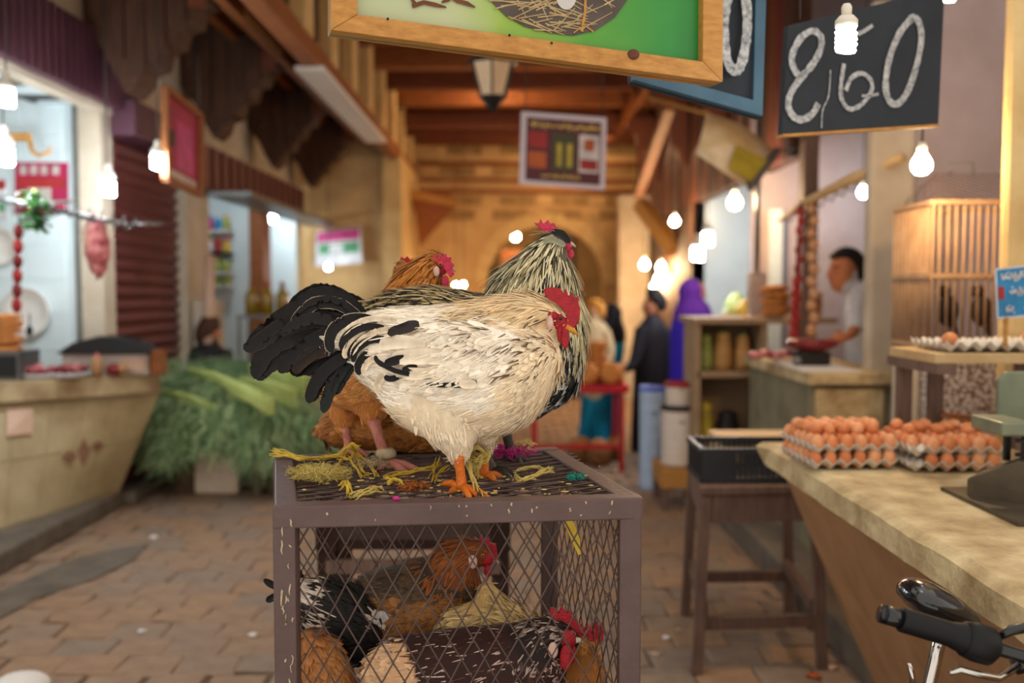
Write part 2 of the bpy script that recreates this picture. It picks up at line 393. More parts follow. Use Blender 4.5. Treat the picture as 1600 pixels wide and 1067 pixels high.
for yb in (6.6, 8.5, 10.6, 12.5):
    bot = 2.93
    pts = [(XL + .005, yb, 4.08), (-2.05, yb, SOF(-2.05) - .005), (-2.06, yb, 3.56), (-2.14, yb, 3.53), (-2.17, yb, 3.42), (-2.26, yb, 3.39), (-2.29, yb, 3.28), (-2.38, yb, 3.25), (-2.41, yb, 3.13), (-2.50, yb, 3.10), (-2.54, yb, 3.0), (-2.62, yb, bot), (-2.70, yb, 3.06), (-2.76, yb, 3.20), (XL + .005, yb, 3.38)]
    MB().poly(pts, (0, .3, 0)).build('bracket', 'wood_dark', ca)
    for k in range(6):
        x0 = XL + .01 + k * .14; zl = (3.42, 3.16, 3.04, 3.2, 3.36, 3.5)[k]
        BX(x0, x0 + .13, yb - .022, yb, zl, SOF(x0 + .13) - .02).build('board', ('wood_dark', 'wood_dark', 'wood_dark', 'wood_dark', 'wood_dark', 'wood_red')[k], ca)
    BX(-1.98, -1.9, yb + .4, yb + 1.5, SOF(-1.98) - .10, SOF(-1.98) - .02).build('purlin', 'wood_pine', ca)

# ---- right side
struct('trim_7', BX(1.925, 2.6, 3.75, 3.83, 0, 4.2), 'plaster_pillar', bevel=.03)          # near pillar at the right edge
struct('trim_8', BX(2.0, 2.26, 5.4, 5.5, 0, 3.2), 'plaster_pale', bevel=.03)
struct('wall_booth_side', BX(2.26, 3.6, 5.42, 5.5, 0, 4.3), 'plaster_lav')
struct('wall_booth_back', BX(1.98, 3.6, 7.9, 8.05, 0, 4.3), 'plaster_lav')
struct('trim_9', BX(2.0, 2.1, 6.62, 6.74, 0, 3.2), 'wood_stool')
struct('trim_10', BX(2.10, 2.2, 7.84, 7.9, 1.0, 2.25), 'white_tile')
struct('wall_shop_right', BX(2.0, 3.6, 10.6, 10.75, 0, 4.3), 'white_tile')
up = struct('wall_upper_right', BX(2.02, 2.12, 6.9, 15.5, 2.55, 4.33), 'wood_dark', origin=(2.0, 11, 2.5))
for k in range(40): BX(1.985, 2.02, 6.92 + k * .212, 7.12 + k * .212, 2.55, 4.3).build('cladding_board', ('wood_dark', 'wood_red', 'shutter')[k * 5 % 3], up)
struct('trim_11', BX(1.98, 2.12, 10.6, 15.5, 0, 2.55), 'wood_dark')
struct('trim_12', BX(1.55, 2.0, 13.9, 14.2, 0, 2.95), 'plaster_pale')
cr = thing('timber_brackets', 'warm timber canopy brackets stepping down along the right wall', 'canopy', (1.7, 11, 3))
for yb in (9.0, 11.0, 13.0):
    pts = [(1.98, yb, 3.9), (1.55, yb, 3.9), (1.57, yb, 3.74), (1.66, yb, 3.68), (1.68, yb, 3.52), (1.78, yb, 3.46), (1.80, yb, 3.26), (1.88, yb, 3.2), (1.98, yb, 3.0)]
    MB().poly(pts, (0, .09, 0)).build('bracket', 'wood_red', cr)
MB().bar(P(1000, 318, 12.2), P(1056, 392, 11.6), .16, .16).build('strut', 'wood_pine', cr); MB().bar(P(1046, 165, 9.2), P(998, 302, 11.8), .10, .10).build('strut', 'wood_warm', cr)
BX(1.50, 1.60, 8.8, 15.4, 3.88, 4.02).build('eave_beam', 'wood_warm', cr)
ob = thing('timber_awning', 'orange timber awning end beside the far arch', 'awning', (-1.2, 14.3, 2.5))
MB().poly([P(640, 300, 14.3), P(700, 298, 14.3), P(715, 318, 14.3), P(690, 345, 14.3), P(655, 385, 14.3), P(650, 340, 14.3)], (0, .12, 0)).build('bracket', 'wood_warm', ob)
MB().bar(P(625, 300, 14.3), P(715, 318, 14.2), .1, .12).build('beam', 'wood_pine', ob)
ob.location.x += 0
# kerbs
struct('trim_13', BX(-3.4, -2.86, 3.6, 7.0, 0, .13), 'kerb', bevel=.02)
q = [G(-60, 1000, .004), G(60, 935, .004), G(150, 905, .004), G(215, 872, .004), G(232, 850, .004), G(120, 872, .004), G(0, 925, .004), G(-60, 950, .004)]; struct('trim_18', MB().poly(q, (0, 0, .008)), 'kerb')
struct('trim_14', BX(-3.3, -2.80, 7.05, 13, 0, .10), 'kerb', bevel=.02)
struct('trim_15', BX(1.42, 2.4, 2.2, 7.6, 0, .16), 'kerb', bevel=.02)
# ================================================================== WIRE CAGE
ZT = 1.2
FL, FR = G(425, 791, ZT), G(1003, 778, ZT); BL, BR = G(433, 711, ZT), G(871, 698, ZT)
ZB = .62
cage = thing('wire_cage', 'brown painted metal poultry cage with diamond wire mesh', 'cage', ((FL + FR + BL + BR) / 4).to_tuple()[:2] + (0,))
TH = .042
cx_ = (FL + FR + BL + BR) / 4
def inn(p, k=TH / 2):
    d = Vector((cx_.x - p.x, cx_.y - p.y, 0)); sx = 1 if d.x > 0 else -1; sy = 1 if d.y > 0 else -1
    return Vector((p.x + sx * k, p.y + sy * k, 0))
cc = [inn(p) for p in (FL, FR, BR, BL)]
for c in cc: BX(c.x - TH / 2, c.x + TH / 2, c.y - TH / 2, c.y + TH / 2, 0, ZT - .01).build('post', 'cage_paint', cage, bevel=.003)
for a, b in zip(cc, cc[1:] + cc[:1]):
    for z in (ZT - TH / 2, ZB):
        fr = abs((b - a).x) > abs((b - a).y); dr = (b - a).normalized() * ((TH / 2 + .001 if fr else -TH / 2) if z > 1 else 0); zz = z - (0 if fr else .0015)
        MB().bar(a + Vector((0, 0, zz)) - dr, b + Vector((0, 0, zz)) + dr, TH + (.002 if fr else 0), TH).build('rail', 'cage_paint', cage, bevel=.003)
for t, h in ((.33, 0), (.62, 0)):
    a = cc[0].lerp(cc[3], t); b = cc[1].lerp(cc[2], t)
    MB().tube([a + Vector((0, 0, ZT - .012)), b + Vector((0, 0, ZT - .012))], .0045, 6).build('crossbar', 'cage_paint', cage)
BX(min(c.x for c in cc), max(c.x for c in cc), cc[0].y, cc[2].y, ZB - .03, ZB - .01).build('tray', 'grey_metal', cage)
def diamond(o, u, v, W_, H_, pu, pv, nrm, r=.0016):
    """expanded diamond mesh over the rectangle o + u*[0,W] + v*[0,H]"""
    m = MB(); nu = int(W_ / pu + .5); pu = W_ / nu; nv = int(H_ / pv + .5); pv = H_ / nv
    for sgn in (1, -1):
        for i in range(-nv - 1, nu + nv + 2):
            pts = []
            for j in range(2 * nv + 1):
                x = (i + (sgn * j) * .5) * pu; 
                if -1e-6 <= x <= W_ + 1e-6:
                    pts.append(o + u * x + v * (j * pv * .5) + nrm * (.002 * sgn) + (u * random.uniform(-.0012, .0012)))
                elif pts: break
            if len(pts) > 1: m.tube(pts, r, 4, cap=False)
    return m
up_ = Vector((0, 0, 1))
def panel(a, b, name):
    u = (b - a); W_ = u.length; u.normalize()
    diamond(a + Vector((0, 0, ZB)), u, up_, W_, ZT - TH - ZB, .0435, .072, u.cross(up_)).build(name, 'cage_wire', cage, kind='stuff')
panel(cc[0], cc[1], 'front_mesh'); panel(cc[1], cc[2], 'side_mesh'); panel(cc[3], cc[0], 'side_mesh'); panel(cc[3], cc[2], 'rear_mesh')
u = (cc[1] - cc[0]); W_ = u.length; u.normalize(); v = (cc[3] - cc[0]); H_ = (v - u * v.dot(u)).length; v = (v - u * v.dot(u)).normalized()
diamond(cc[0] + Vector((0, 0, ZT - .008)), u, v, W_ - .02, H_, .075, .042, up_, .0022).build('top_mesh', 'cage_wire', cage, kind='stuff')
m = MB()   # paint chips and dried droppings on the frame
for k in range(34):
    if k < 18: p = P(random.uniform(432, 455), random.uniform(800, 990), 1.0); c0 = cc[0]; q = Vector((c0.x + random.uniform(-.008, .016), c0.y - TH / 2 - .0006, random.uniform(.86, 1.19)))
    else: q = Vector((random.uniform(FL.x + .04, FR.x - .05), cc[0].lerp(cc[1], .5).y - TH / 2 - .0006, ZT - random.uniform(.003, .03)))
    if k >= 18: q.y = cc[0].lerp(cc[1], (q.x - cc[0].x) / (cc[1].x - cc[0].x)).y - TH / 2 - .0006
    l = random.uniform(.004, .03) if k < 18 else random.uniform(.003, .010); w = random.uniform(.0012, .0032)
    m.ribbon([q + Vector((random.uniform(-.002, .002), 0, -l * t)) for t in (0, .3, .7, 1)], [w * .4, w, w * .8, w * .3], (0, -1, 0), .001)
m.build('droppings', 'drip', cage, kind='stuff')

# ================================================================== POULTRY
def loft_mesh(stations, d, n=40, seg=20):
    """stations (px, py, r_px, w_px[, depth offset]) -> verts, faces, centre line, radii"""
    st = [(a[0], a[1], a[2], a[3], a[4] if len(a) > 4 else 0) for a in stations]
    c = cat_rom(st, n); sc = d / FPX
    pos = np.array([P(q[0], q[1], d + q[4]) for q in c]); rr = np.maximum(c[:, 2], 1) * sc; ww = np.maximum(c[:, 3], 1) * sc
    tg = np.gradient(pos, axis=0); tg /= np.linalg.norm(tg, axis=1)[:, None] + 1e-9
    S = np.array([[0, 1, 0]]) - tg * tg[:, 1:2]; S /= np.linalg.norm(S, axis=1)[:, None]; N = np.cross(tg, S)
    an = np.linspace(0, 2 * np.pi, seg, endpoint=False)
    V = pos[:, None, :] + N[:, None, :] * (np.cos(an)[None, :, None] * rr[:, None, None]) + S[:, None, :] * (np.sin(an)[None, :, None] * ww[:, None, None])
    F = [(i * seg + j, i * seg + (j + 1) % seg, (i + 1) * seg + (j + 1) % seg, (i + 1) * seg + j) for i in range(n - 1) for j in range(seg)]
    F += [tuple(range(seg))[::-1], tuple((n - 1) * seg + j for j in range(seg))]
    return V.reshape(-1, 3), F, pos, tg, np.maximum(rr, ww)
def merged(lofts, d, voxel, smooth=4):
    vs = []; fs = []; spine = []
    for k, (zone, st, sg) in enumerate(lofts):
        V, F, pos, tg, rr = loft_mesh(st, d); b = len(vs); vs += V.tolist(); fs += [tuple(i + b for i in f) for f in F]
        for i in range(len(pos)): spine.append((pos[i], tg[i] * sg, rr[i], k, i / (len(pos) - 1)))
    me = bpy.data.meshes.new('tmp'); me.from_pydata(vs, [], fs); ob = bpy.data.objects.new('tmp', me); COL.objects.link(ob)
    md = ob.modifiers.new('r', 'REMESH'); md.mode = 'VOXEL'; md.voxel_size = voxel
    ms = ob.modifiers.new('s', 'SMOOTH'); ms.iterations = smooth; ms.factor = .5
    dg = bpy.context.evaluated_depsgraph_get(); ev = ob.evaluated_get(dg); m2 = bpy.data.meshes.new_from_object(ev, depsgraph=dg)
    bpy.data.objects.remove(ob); bpy.data.meshes.remove(me)
    m2.polygons.foreach_set('use_smooth', np.ones(len(m2.polygons), bool))
    return m2, spine
def set_cols(me, cols):
    ca = me.color_attributes.new('Col', 'FLOAT_COLOR', 'POINT'); c4 = np.ones((len(me.vertices), 4), np.float32); c4[:, :3] = cols; ca.data.foreach_set('color', c4.ravel())
def verts_of(me):
    a = np.empty(len(me.vertices) * 3, np.float32); me.vertices.foreach_get('co', a); return a.reshape(-1, 3)
def to_px(p):
    r = p - np.array([0, 0, CAMZ]); fy = r[:, 1] * cT - r[:, 2] * sT; uy = r[:, 1] * sT + r[:, 2] * cT
    return 800 + FPX * r[:, 0] / fy, 533.5 - FPX * uy / fy
def sample(me, n):
    me.calc_loop_triangles(); t = np.empty(len(me.loop_triangles) * 3, np.int32); me.loop_triangles.foreach_get('vertices', t); t = t.reshape(-1, 3); v = verts_of(me)
    A, B, C = v[t[:, 0]], v[t[:, 1]], v[t[:, 2]]; cr_ = np.cross(B - A, C - A); ar = np.linalg.norm(cr_, axis=1)
    idx = RNG.choice(len(t), n, p=ar / ar.sum()); r1 = np.sqrt(RNG.random(n))[:, None]; r2 = RNG.random(n)[:, None]
    p = A[idx] * (1 - r1) + B[idx] * r1 * (1 - r2) + C[idx] * r1 * r2
    return p, cr_[idx] / (ar[idx][:, None] + 1e-12)
def feather_arrays(p, nrm, dr, L, Wd, Cc, Ce, lift=.10, droop=.08):
    n = len(p); dr = dr - nrm * (dr * nrm).sum(1)[:, None]; dr /= np.linalg.norm(dr, axis=1)[:, None] + 1e-9
    a = RNG.normal(0, .16, n)[:, None]; S = np.cross(nrm, dr); dr = dr * np.cos(a) + S * np.sin(a); S = np.cross(nrm, dr)
    ts = [0, .3, .6, .85, 1.0]; wp = [.4, .95, 1, .7, .12]; V = []; K = []
    for t, w in zip(ts, wp):
        ctr = p + dr * (L * t)[:, None] + nrm * ((-.003 + L * (lift * t - droop * t * t)))[:, None]
        for sd in (-1, 0, 1):
            V.append(ctr + S * (Wd * w * sd * .5)[:, None] - nrm * (Wd * .07 * abs(sd))[:, None])
            f = min(1, abs(sd) * .9 + (t > .8) * .7); K.append(Cc * (1 - f) + Ce * f)
    V = np.stack(V, 1); K = np.stack(K, 1)   # n,15,3
    base = np.array([(r * 3 + c, r * 3 + c + 1, r * 3 + c + 4, r * 3 + c + 3) for r in range(4) for c in range(2)])
    F = (np.arange(n) * 15)[:, None, None] + base[None]
    return V.reshape(-1, 3), F.reshape(-1, 4), K.reshape(-1, 3)
def big_feather(pts, w, d, c, ce=None, tilt=0, n=44, edge=.13, wp=None):
    """one long curved feather as a ribbon: pts (px, py[, depth offset])"""
    q = cat_rom([(a[0], a[1], a[2] if len(a) > 2 else 0) for a in pts], n); pos = np.array([P(a[0], a[1], d + a[2]) for a in q])
    tg = np.gradient(pos, axis=0); tg /= np.linalg.norm(tg, axis=1)[:, None]
    vw = np.array([math.sin(tilt) * .3, -math.cos(tilt), math.sin(tilt)]); S = np.cross(tg, vw); S /= np.linalg.norm(S, axis=1)[:, None]; nn = np.cross(S, tg)
    t = np.linspace(0, 1, n); prof = np.interp(t, [0, .15, .5, .85, .96, 1], [.45, .85, 1, .82, .42, .04] if wp is None else wp) * w * d / FPX * .5
    V = []; K = []; c = np.array(lin(c)); ce = c if ce is None else np.array(lin(ce))
    for j, sd in enumerate((-1, -(1 - edge), -.08, .08, 1 - edge, 1)):
        rag = 1 + (RNG.normal(-.02, .035, n) - (RNG.random(n) < .07) * .30 if abs(sd) == 1 else 0)
        V.append(pos + S * (prof * sd * rag)[:, None] - nn * (-1) * (prof * .22 * sd * sd)[:, None])
        cl_ = ce if abs(sd) == 1 else (c * .8 if abs(sd) < .1 else c); K.append(np.tile(cl_, (n, 1)))
    V = np.stack(V, 1).reshape(-1, 3); K = np.stack(K, 1).reshape(-1, 3)
    F = [(i * 6 + j, i * 6 + j + 1, i * 6 + j + 7, i * 6 + j + 6) for i in range(n - 1) for j in range(5)]
    return V, F, K
def comb_mesh(pts, d, th=.010, dd=0):
    """fleshy comb: outline in pixels, rounded thickness"""
    m = MB(); out = [P(a[0], a[1], d + dd) for a in pts]; c = sum(out, Vector()) / len(out); n = len(out)
    ring = lambda k, y: [c + (p - c) * k + Vector((0, y, 0)) for p in out]
    R_ = [ring(.95, -th / 2), ring(1, -th * .2), ring(1, th * .2), ring(.95, th / 2)]
    vs = sum(R_, []); fs = [(i * n + j, i * n + (j + 1) % n, (i + 1) * n + (j + 1) % n, (i + 1) * n + j) for i in range(3) for j in range(n)]
    fs += [tuple(range(n)), tuple(range(4 * n - 1, 3 * n - 1, -1))]
    return m.add(vs, fs, False)
def foot(m, knee, ankle, d, toes, r=7, dd=0):
    s = d / FPX; a = P(*knee, d + dd); b = P(*ankle, d + dd)
    m.tube([a, a.lerp(b, .25), a.lerp(b, .6), a.lerp(b, .9), b], [r * s * 1.1, r * s * .9, r * s * .85, r * s * 1.0, r * s * 1.25], 10)
    for tx, ty, td in toes:
        e = P(tx, ty, d + dd + td); mid = b.lerp(e, .5) + Vector((0, 0, .006)); m.tube([b, mid, b.lerp(e, .85) + Vector((0, 0, .002)), e - Vector((0, 0, .002))], [r * s * .85, r * s * .7, r * s * .55, r * s * .2], 8)
    return m
def chicken(name, label, d, lofts, nf, colour, flen=34, fwid=17, voxel=.0065, body_col=(200, 180, 150), down=.25, lift=.10, cat='rooster'):
    xs = [P(s[0], s[1], d) for _, st, _ in lofts for s in st]; c = sum(xs, Vector()) / len(xs)
    t = thing(name, label, cat, (c.x, d, 0)); t.location.z = 0
    me, spine = merged(lofts, d, voxel)
    sp = np.array([s[0] for s in spine]); sd = np.array([s[1] for s in spine]); sr = np.array([s[2] for s in spine]); sk = np.array([s[3] for s in spine]); stt = np.array([s[4] for s in spine])
    def near_(p):
        dist = np.linalg.norm(p[:, None, :] - sp[None], axis=2) / (sr[None] + .01); return dist.argmin(1)
    v = verts_of(me); px, py = to_px(v); i = near_(v)
    zone = [lofts[k][0] for k in sk[i]]
    Cb = np.array([lin(colour(zone[j], px[j], py[j], .5, stt[i[j]])[0]) for j in range(len(v))])
    set_cols(me, Cb); link('body', me, 'feather', t)
    p, n = sample(me, nf) if t is None else (None, None), None
    me2 = bpy.data.meshes.new('s'); me2 = me.copy(); 
    me2.transform(Matrix.Translation(WP[t])); p, n = sample(me2, nf); bpy.data.meshes.remove(me2)
    i = near_(p); px, py = to_px(p); dr = sd[i].copy(); dr[:, 2] -= down
    res = [colour(lofts[sk[i[j]]][0], px[j], py[j], RNG.random(), stt[i[j]]) for j in range(nf)]
    keep = np.array([r is not None and (len(r) < 3 or r[2] > 0) for r in res])
    Cc = np.array([lin(r[0]) for r in res]); Ce = np.array([lin(r[1]) for r in res]); k = np.array([r[2] if len(r) > 2 else 1 for r in res]); wk = np.array([r[3] if len(r) > 3 else 1 for r in res])
    br = RNG.normal(1, .11, nf)[:, None]; Cc *= br; Ce *= br
    zn = np.array([lofts[q][0] == 'neck' for q in sk[i]]); k = k * np.where(zn, np.interp(stt[i], [.62, .92], [1, .32]), 1); wk = wk * np.where(zn, np.interp(stt[i], [.62, .92], [1, .6]), 1)
    L = flen * d / FPX * k * RNG.uniform(.75, 1.25, nf); Wd = fwid * d / FPX * wk * RNG.uniform(.8, 1.2, nf)
    p, n, dr, L, Wd, Cc, Ce = (a[keep] for a in (p, n, dr, L, Wd, Cc, Ce))
    V, F, K = feather_arrays(p, n, dr, L, Wd, Cc, Ce, lift)
    nd = int(nf * .55); sel = RNG.choice(len(p), min(nd, len(p)), replace=False)   # loose downy filaments
    V2, F2, K2 = feather_arrays(p[sel], n[sel], dr[sel], L[sel] * RNG.uniform(.5, 1.1, len(sel)), np.full(len(sel), 2.0 * d / FPX), Ce[sel], Ce[sel] * 1.06, .30, .16)
    V, F, K = np.vstack([V, V2]), np.vstack([F, F2 + len(V)]), np.vstack([K, K2])
    link('plumage', np_mesh('plumage', V, F, K), 'feather', t, kind='stuff')
    return t
def tail(t, d, specs, m='feather_gloss', name='tail_feather'):
    for sp in specs:
        V, F, K = big_feather(*sp[:2], d, *sp[2:]); link(name, np_mesh(name, V, F, K), m, t)
def head(t, d, eye=None, beak=None, comb=None, wattles=(), face=None, lobe=None, mc='comb', dd=0, th=.010, mb='beak'):
    s = d / FPX
    if comb: comb_mesh(comb, d, th, dd).build('comb', mc, t)
    for (x, y, rx, rz, o) in wattles: MB().ell(P(x, y, d + o), rx * s, rx * s * .45, rz * s).build('wattle', mc, t)
    if face: 
        m = MB()
        for (x, y, rx, rz, o) in face: m.ell(P(x, y, d + o), rx * s, rx * s * .7, rz * s, 14, 10)
        m.build('face', mc, t)
    if lobe: x, y, rx, rz, o = lobe; MB().ell(P(x, y, d + o), rx * s, rx * s * .5, rz * s).build('ear_lobe', 'lobe', t)
    if eye:
        x, y, r, o = eye; e = MB().ell(P(x, y, d + o), r * s, r * s * .6, r * s).build('eye', 'eye_orange', t); MB().ell(P(x, y, d + o) + Vector((0, -r * s * .45, 0)), r * s * .55, r * s * .4, r * s * .55).build('pupil', 'eye_black', e)
    if beak:
        a, b, r = beak[:3]; o = beak[3] if len(beak) > 3 else 0; A = P(*a, d + o); B = P(*b, d + o); M_ = A.lerp(B, .55) + Vector((0, 0, r * s * .35))
        MB().tube([A, M_, B], [r * s, r * s * .72, r * s * .12], 8).build('beak', mb, t)
def thr(a, b, c, r): return a if r < c else b

# ---- white rooster in front
DW = 1.97
CRM = (240, 226, 204); CRM2 = (250, 240, 222); BLK = (24, 20, 20); CDK = (96, 72, 56)
def col_white(z, px, py, r, t):
    if z == 'neck':
        if py > 482 and px < 872 and r < .26: return ((70, 52, 40), (84, 64, 48), 1.5, .22)
        if py > 486 and px < 872 and r < .5: return (CDK, (208, 176, 134), 1.5, .34)
        return ((220, 190, 144), (232, 204, 160), 1.45, .42)
    if z == 'thigh': return ((230, 210, 178), (240, 222, 194), .8, .7) if r < .8 else ((212, 186, 150), (228, 206, 172), .8, .6)
    if 735 < px < 868 and 492 < py < 590 - abs(px - 820) * .5 and r < .14: return ((84, 64, 50), (120, 94, 72), 1.2, .24)
    if z == 'wing': return (CRM2, CRM, 1.15, 1.2)
    if px < 610 and py > 540 and py < 620 and r < .22: return (BLK, CRM, 1.0, .6)
    if py > 640: return ((226, 204, 170), (236, 216, 184), .85, .9)
    if px > 790: return ((228, 204, 166), (238, 216, 182), .9, .8)
    return (CRM, CRM2, 1, 1)
lw = [('body', [(520, 528, 14, 12), (560, 532, 44, 36), (612, 548, 74, 58), (672, 568, 96, 82), (735, 577, 107, 96), (795, 572, 100, 94), (842, 562, 66, 72), (876, 556, 22, 30)], -1),
      ('neck', [(752, 545, 80, 78), (800, 518, 62, 60), (836, 502, 44, 42), (862, 500, 30, 28), (880, 506, 22, 20), (890, 513, 12, 12)], -1),
      ('wing', [(612, 556, 22, 10, -.075), (655, 562, 44, 16, -.098), (710, 560, 56, 20, -.112), (765, 552, 44, 16, -.108), (800, 545, 18, 8, -.085)], -1),
      ('thigh', [(690, 600, 70, 55, -.03), (702, 655, 52, 44, -.04), (712, 690, 32, 28, -.04), (716, 716, 14, 13, -.04)], 1),
      ('belly', [(600, 590, 20, 20, -.02), (640, 615, 46, 44, -.02), (690, 640, 50, 50, -.02), (740, 640, 40, 40, -.02)], -1), ('thigh', [(745, 620, 60, 45, .06), (756, 670, 34, 30, .06), (762, 695, 14, 14, .06)], 1)]
white = chicken('rooster', 'cream white rooster with black tail standing hunched on the cage', DW, lw, 9500, col_white, flen=32, fwid=11.5, lift=.07)
B1 = (17, 14, 15); B2 = (24, 18, 17)
tail(white, DW, [
    ([(575, 505), (545, 472), (505, 460), (465, 478), (445, 512)], 26, B1, (40, 30, 26)),
    ([(580, 515), (535, 478), (495, 474), (470, 492), (456, 512)], 22, B1, (206, 178, 150), .2),
    ([(570, 505, .02), (520, 482, .02), (460, 488, .02), (418, 515, .02), (384, 548, .02)], 34, B2, (84, 62, 44), .3),
    ([(565, 515), (510, 500), (450, 508), (405, 535), (380, 545)], 30, B1, (60, 46, 36), .3),
    ([(560, 525), (500, 512), (445, 530), (412, 556), (398, 592)], 34, B2, (50, 38, 30), .1),
    ([(560, 530), (500, 528), (450, 550), (415, 575), (402, 594)], 32, B1, (36, 28, 24), .2),
    ([(560, 535), (510, 540), (465, 560), (432, 576)], 34, B2, (70, 48, 32), .2),
    ([(560, 540), (515, 555), (480, 570), (452, 580)], 34, B1, None, .2), ([(568, 512, .01), (520, 496, .01), (470, 500, .01), (430, 528, .01), (410, 560, .01)], 30, (34, 24, 22), (64, 46, 34), .25), ([(560, 520, -.01), (520, 520, -.01), (480, 540, -.01), (450, 566, -.01), (436, 582, -.01)], 26, B1, (44, 34, 28), .15), ([(556, 535, -.01), (520, 545, -.01), (490, 552, -.01), (468, 570, -.01), (462, 584, -.01)], 22, (44, 28, 20), (90, 58, 34), .1), ([(552, 520, -.02), (510, 500, -.02), (478, 500, -.02), (440, 520, -.02)], 20, B2, (50, 38, 30), .3),
    ([(555, 545), (520, 562), (495, 572), (470, 578)], 30, (58, 38, 28), (70, 44, 26), .2),
    ([(548, 548, -.03), (522, 566, -.03), (500, 592, -.03), (486, 628, -.03)], 26, B1, None, .1),
    ([(556, 552, -.03), (532, 580, -.03), (515, 612, -.03), (505, 645, -.03)], 22, (26, 30, 28), None, .1),
    ([(548, 552, -.04), (512, 575, -.04), (492, 602, -.04), (482, 630, -.04)], 22, B1, None, .1),
    ([(566, 552, -.03), (545, 575, -.03), (530, 600, -.03), (522, 616, -.03)], 20, B1, None, .1),
    ([(590, 500, -.05), (552, 498, -.05), (524, 512, -.05), (515, 534, -.05), (520, 552, -.05)], 20, B1, (228, 206, 178), .1),
    ([(600, 512, -.06), (565, 512, -.06), (540, 528, -.06), (534, 548, -.06)], 16, B2, (232, 212, 184), .1),
    ([(610, 530, -.065), (578, 532, -.065), (556, 548, -.065), (552, 566, -.065)], 14, B1, (236, 216, 190), .1),
    ([(604, 522, -.06), (568, 524, -.06), (545, 542, -.06), (538, 560, -.06)], 14, (226, 204, 174), (238, 220, 194), .1),
    ([(620, 500, -.06), (582, 498, -.06), (552, 508, -.06), (532, 526, -.06)], 10, (232, 212, 184), (240, 224, 200), .1), ([(625, 515, -.065), (590, 518, -.065), (562, 534, -.065), (548, 556, -.065)], 11, (228, 206, 176), (242, 226, 202), .1), ([(628, 548, -.07), (600, 552, -.07), (575, 566, -.07), (566, 584, -.07)], 11, (232, 212, 182), (240, 224, 200), .1), ([(612, 520, -.062), (580, 520, -.062), (556, 536, -.062), (546, 552, -.062), (550, 562, -.062)], 9, B1, (236, 218, 192), .1), ([(630, 570, -.07), (605, 582, -.07), (590, 600, -.07), (592, 614, -.07)], 12, (226, 204, 174), (240, 222, 196), .1),
    ([(600, 545, -.06), (575, 552, -.06), (560, 570, -.06), (562, 586, -.06)], 14, B1, (230, 210, 184), .1)])
tail(white, DW, [
    ([(655, 506, -.10), (632, 512, -.10), (605, 522, -.095)], 18, (52, 44, 44), (52, 44, 44), 0, 10),
    ([(650, 560, -.122), (625, 562, -.118), (600, 568, -.11)], 15, B1, (60, 50, 48), 0, 10),
    ([(652, 573, -.122), (640, 575, -.12), (628, 578, -.118)], 10, B1, None, 0, 10),
    ([(665, 538, -.13), (625, 534, -.12), (592, 540, -.1)], 22, (240, 224, 198), (226, 206, 176), 0, 12),
    ([(660, 588, -.12), (620, 580, -.115), (592, 566, -.10), (586, 555, -.09)], 9, B1, (220, 196, 164), 0, 12),
    ([(745, 596, -.135), (715, 602, -.135), (665, 600, -.125)], 9, B1, (210, 184, 150), 0, 10),
    ([(744, 600, -.138), (732, 600, -.138), (716, 600, -.138)], 14, (236, 218, 190), (236, 218, 190), 0, 10),
    ([(700, 560, -.135), (655, 556, -.13), (610, 560, -.11)], 26, (242, 226, 200), (228, 206, 174), 0, 12),
    ([(700, 582, -.135), (655, 584, -.125), (615, 582, -.105)], 20, (238, 220, 192), (222, 198, 164), 0, 12),
    ([(632, 585, -.1), (612, 592, -.1), (600, 588, -.09)], 10, B1, None, 0, 8)], 'feather', 'wing_feather')
head(white, DW, eye=(866, 500, 0, -.05) if False else None,
     comb=[(849, 452), (862, 448), (876, 451), (881, 458), (884, 450), (888, 462), (895, 456), (897, 466), (904, 462), (904, 474), (907, 482), (905, 500), (900, 510), (893, 514), (884, 506), (886, 490), (872, 476), (858, 468), (852, 462)],
     wattles=[(883, 526, 6.5, 19, -.034), (876, 518, 6, 17, -.03)], face=[(873, 502, 13, 13, -.026), (881, 510, 10, 9, -.026), (862, 494, 10, 8, -.034)], lobe=(859, 504, 5, 11, -.050), beak=((884, 511), (904, 524), 6, -.03), th=.012, dd=-.026)
MB().ell(P(876, 498, DW - .05), .004, .003, .0035).build('eye', 'eye_black', white)
lg = foot(MB(), (716, 708), (722, 762), DW, [(765, 778, -.03), (744, 774, -.055), (700, 772, .02), (735, 780, -.075), (690, 756, .03)], 8.5, -.05); lg.build('leg', 'leg_orange', white)
lg = foot(MB(), (760, 690), (756, 742), DW, [(790, 748, .02), (775, 752, -.02), (735, 748, .03)], 8, .08); lg.build('leg', 'leg_orange', white)

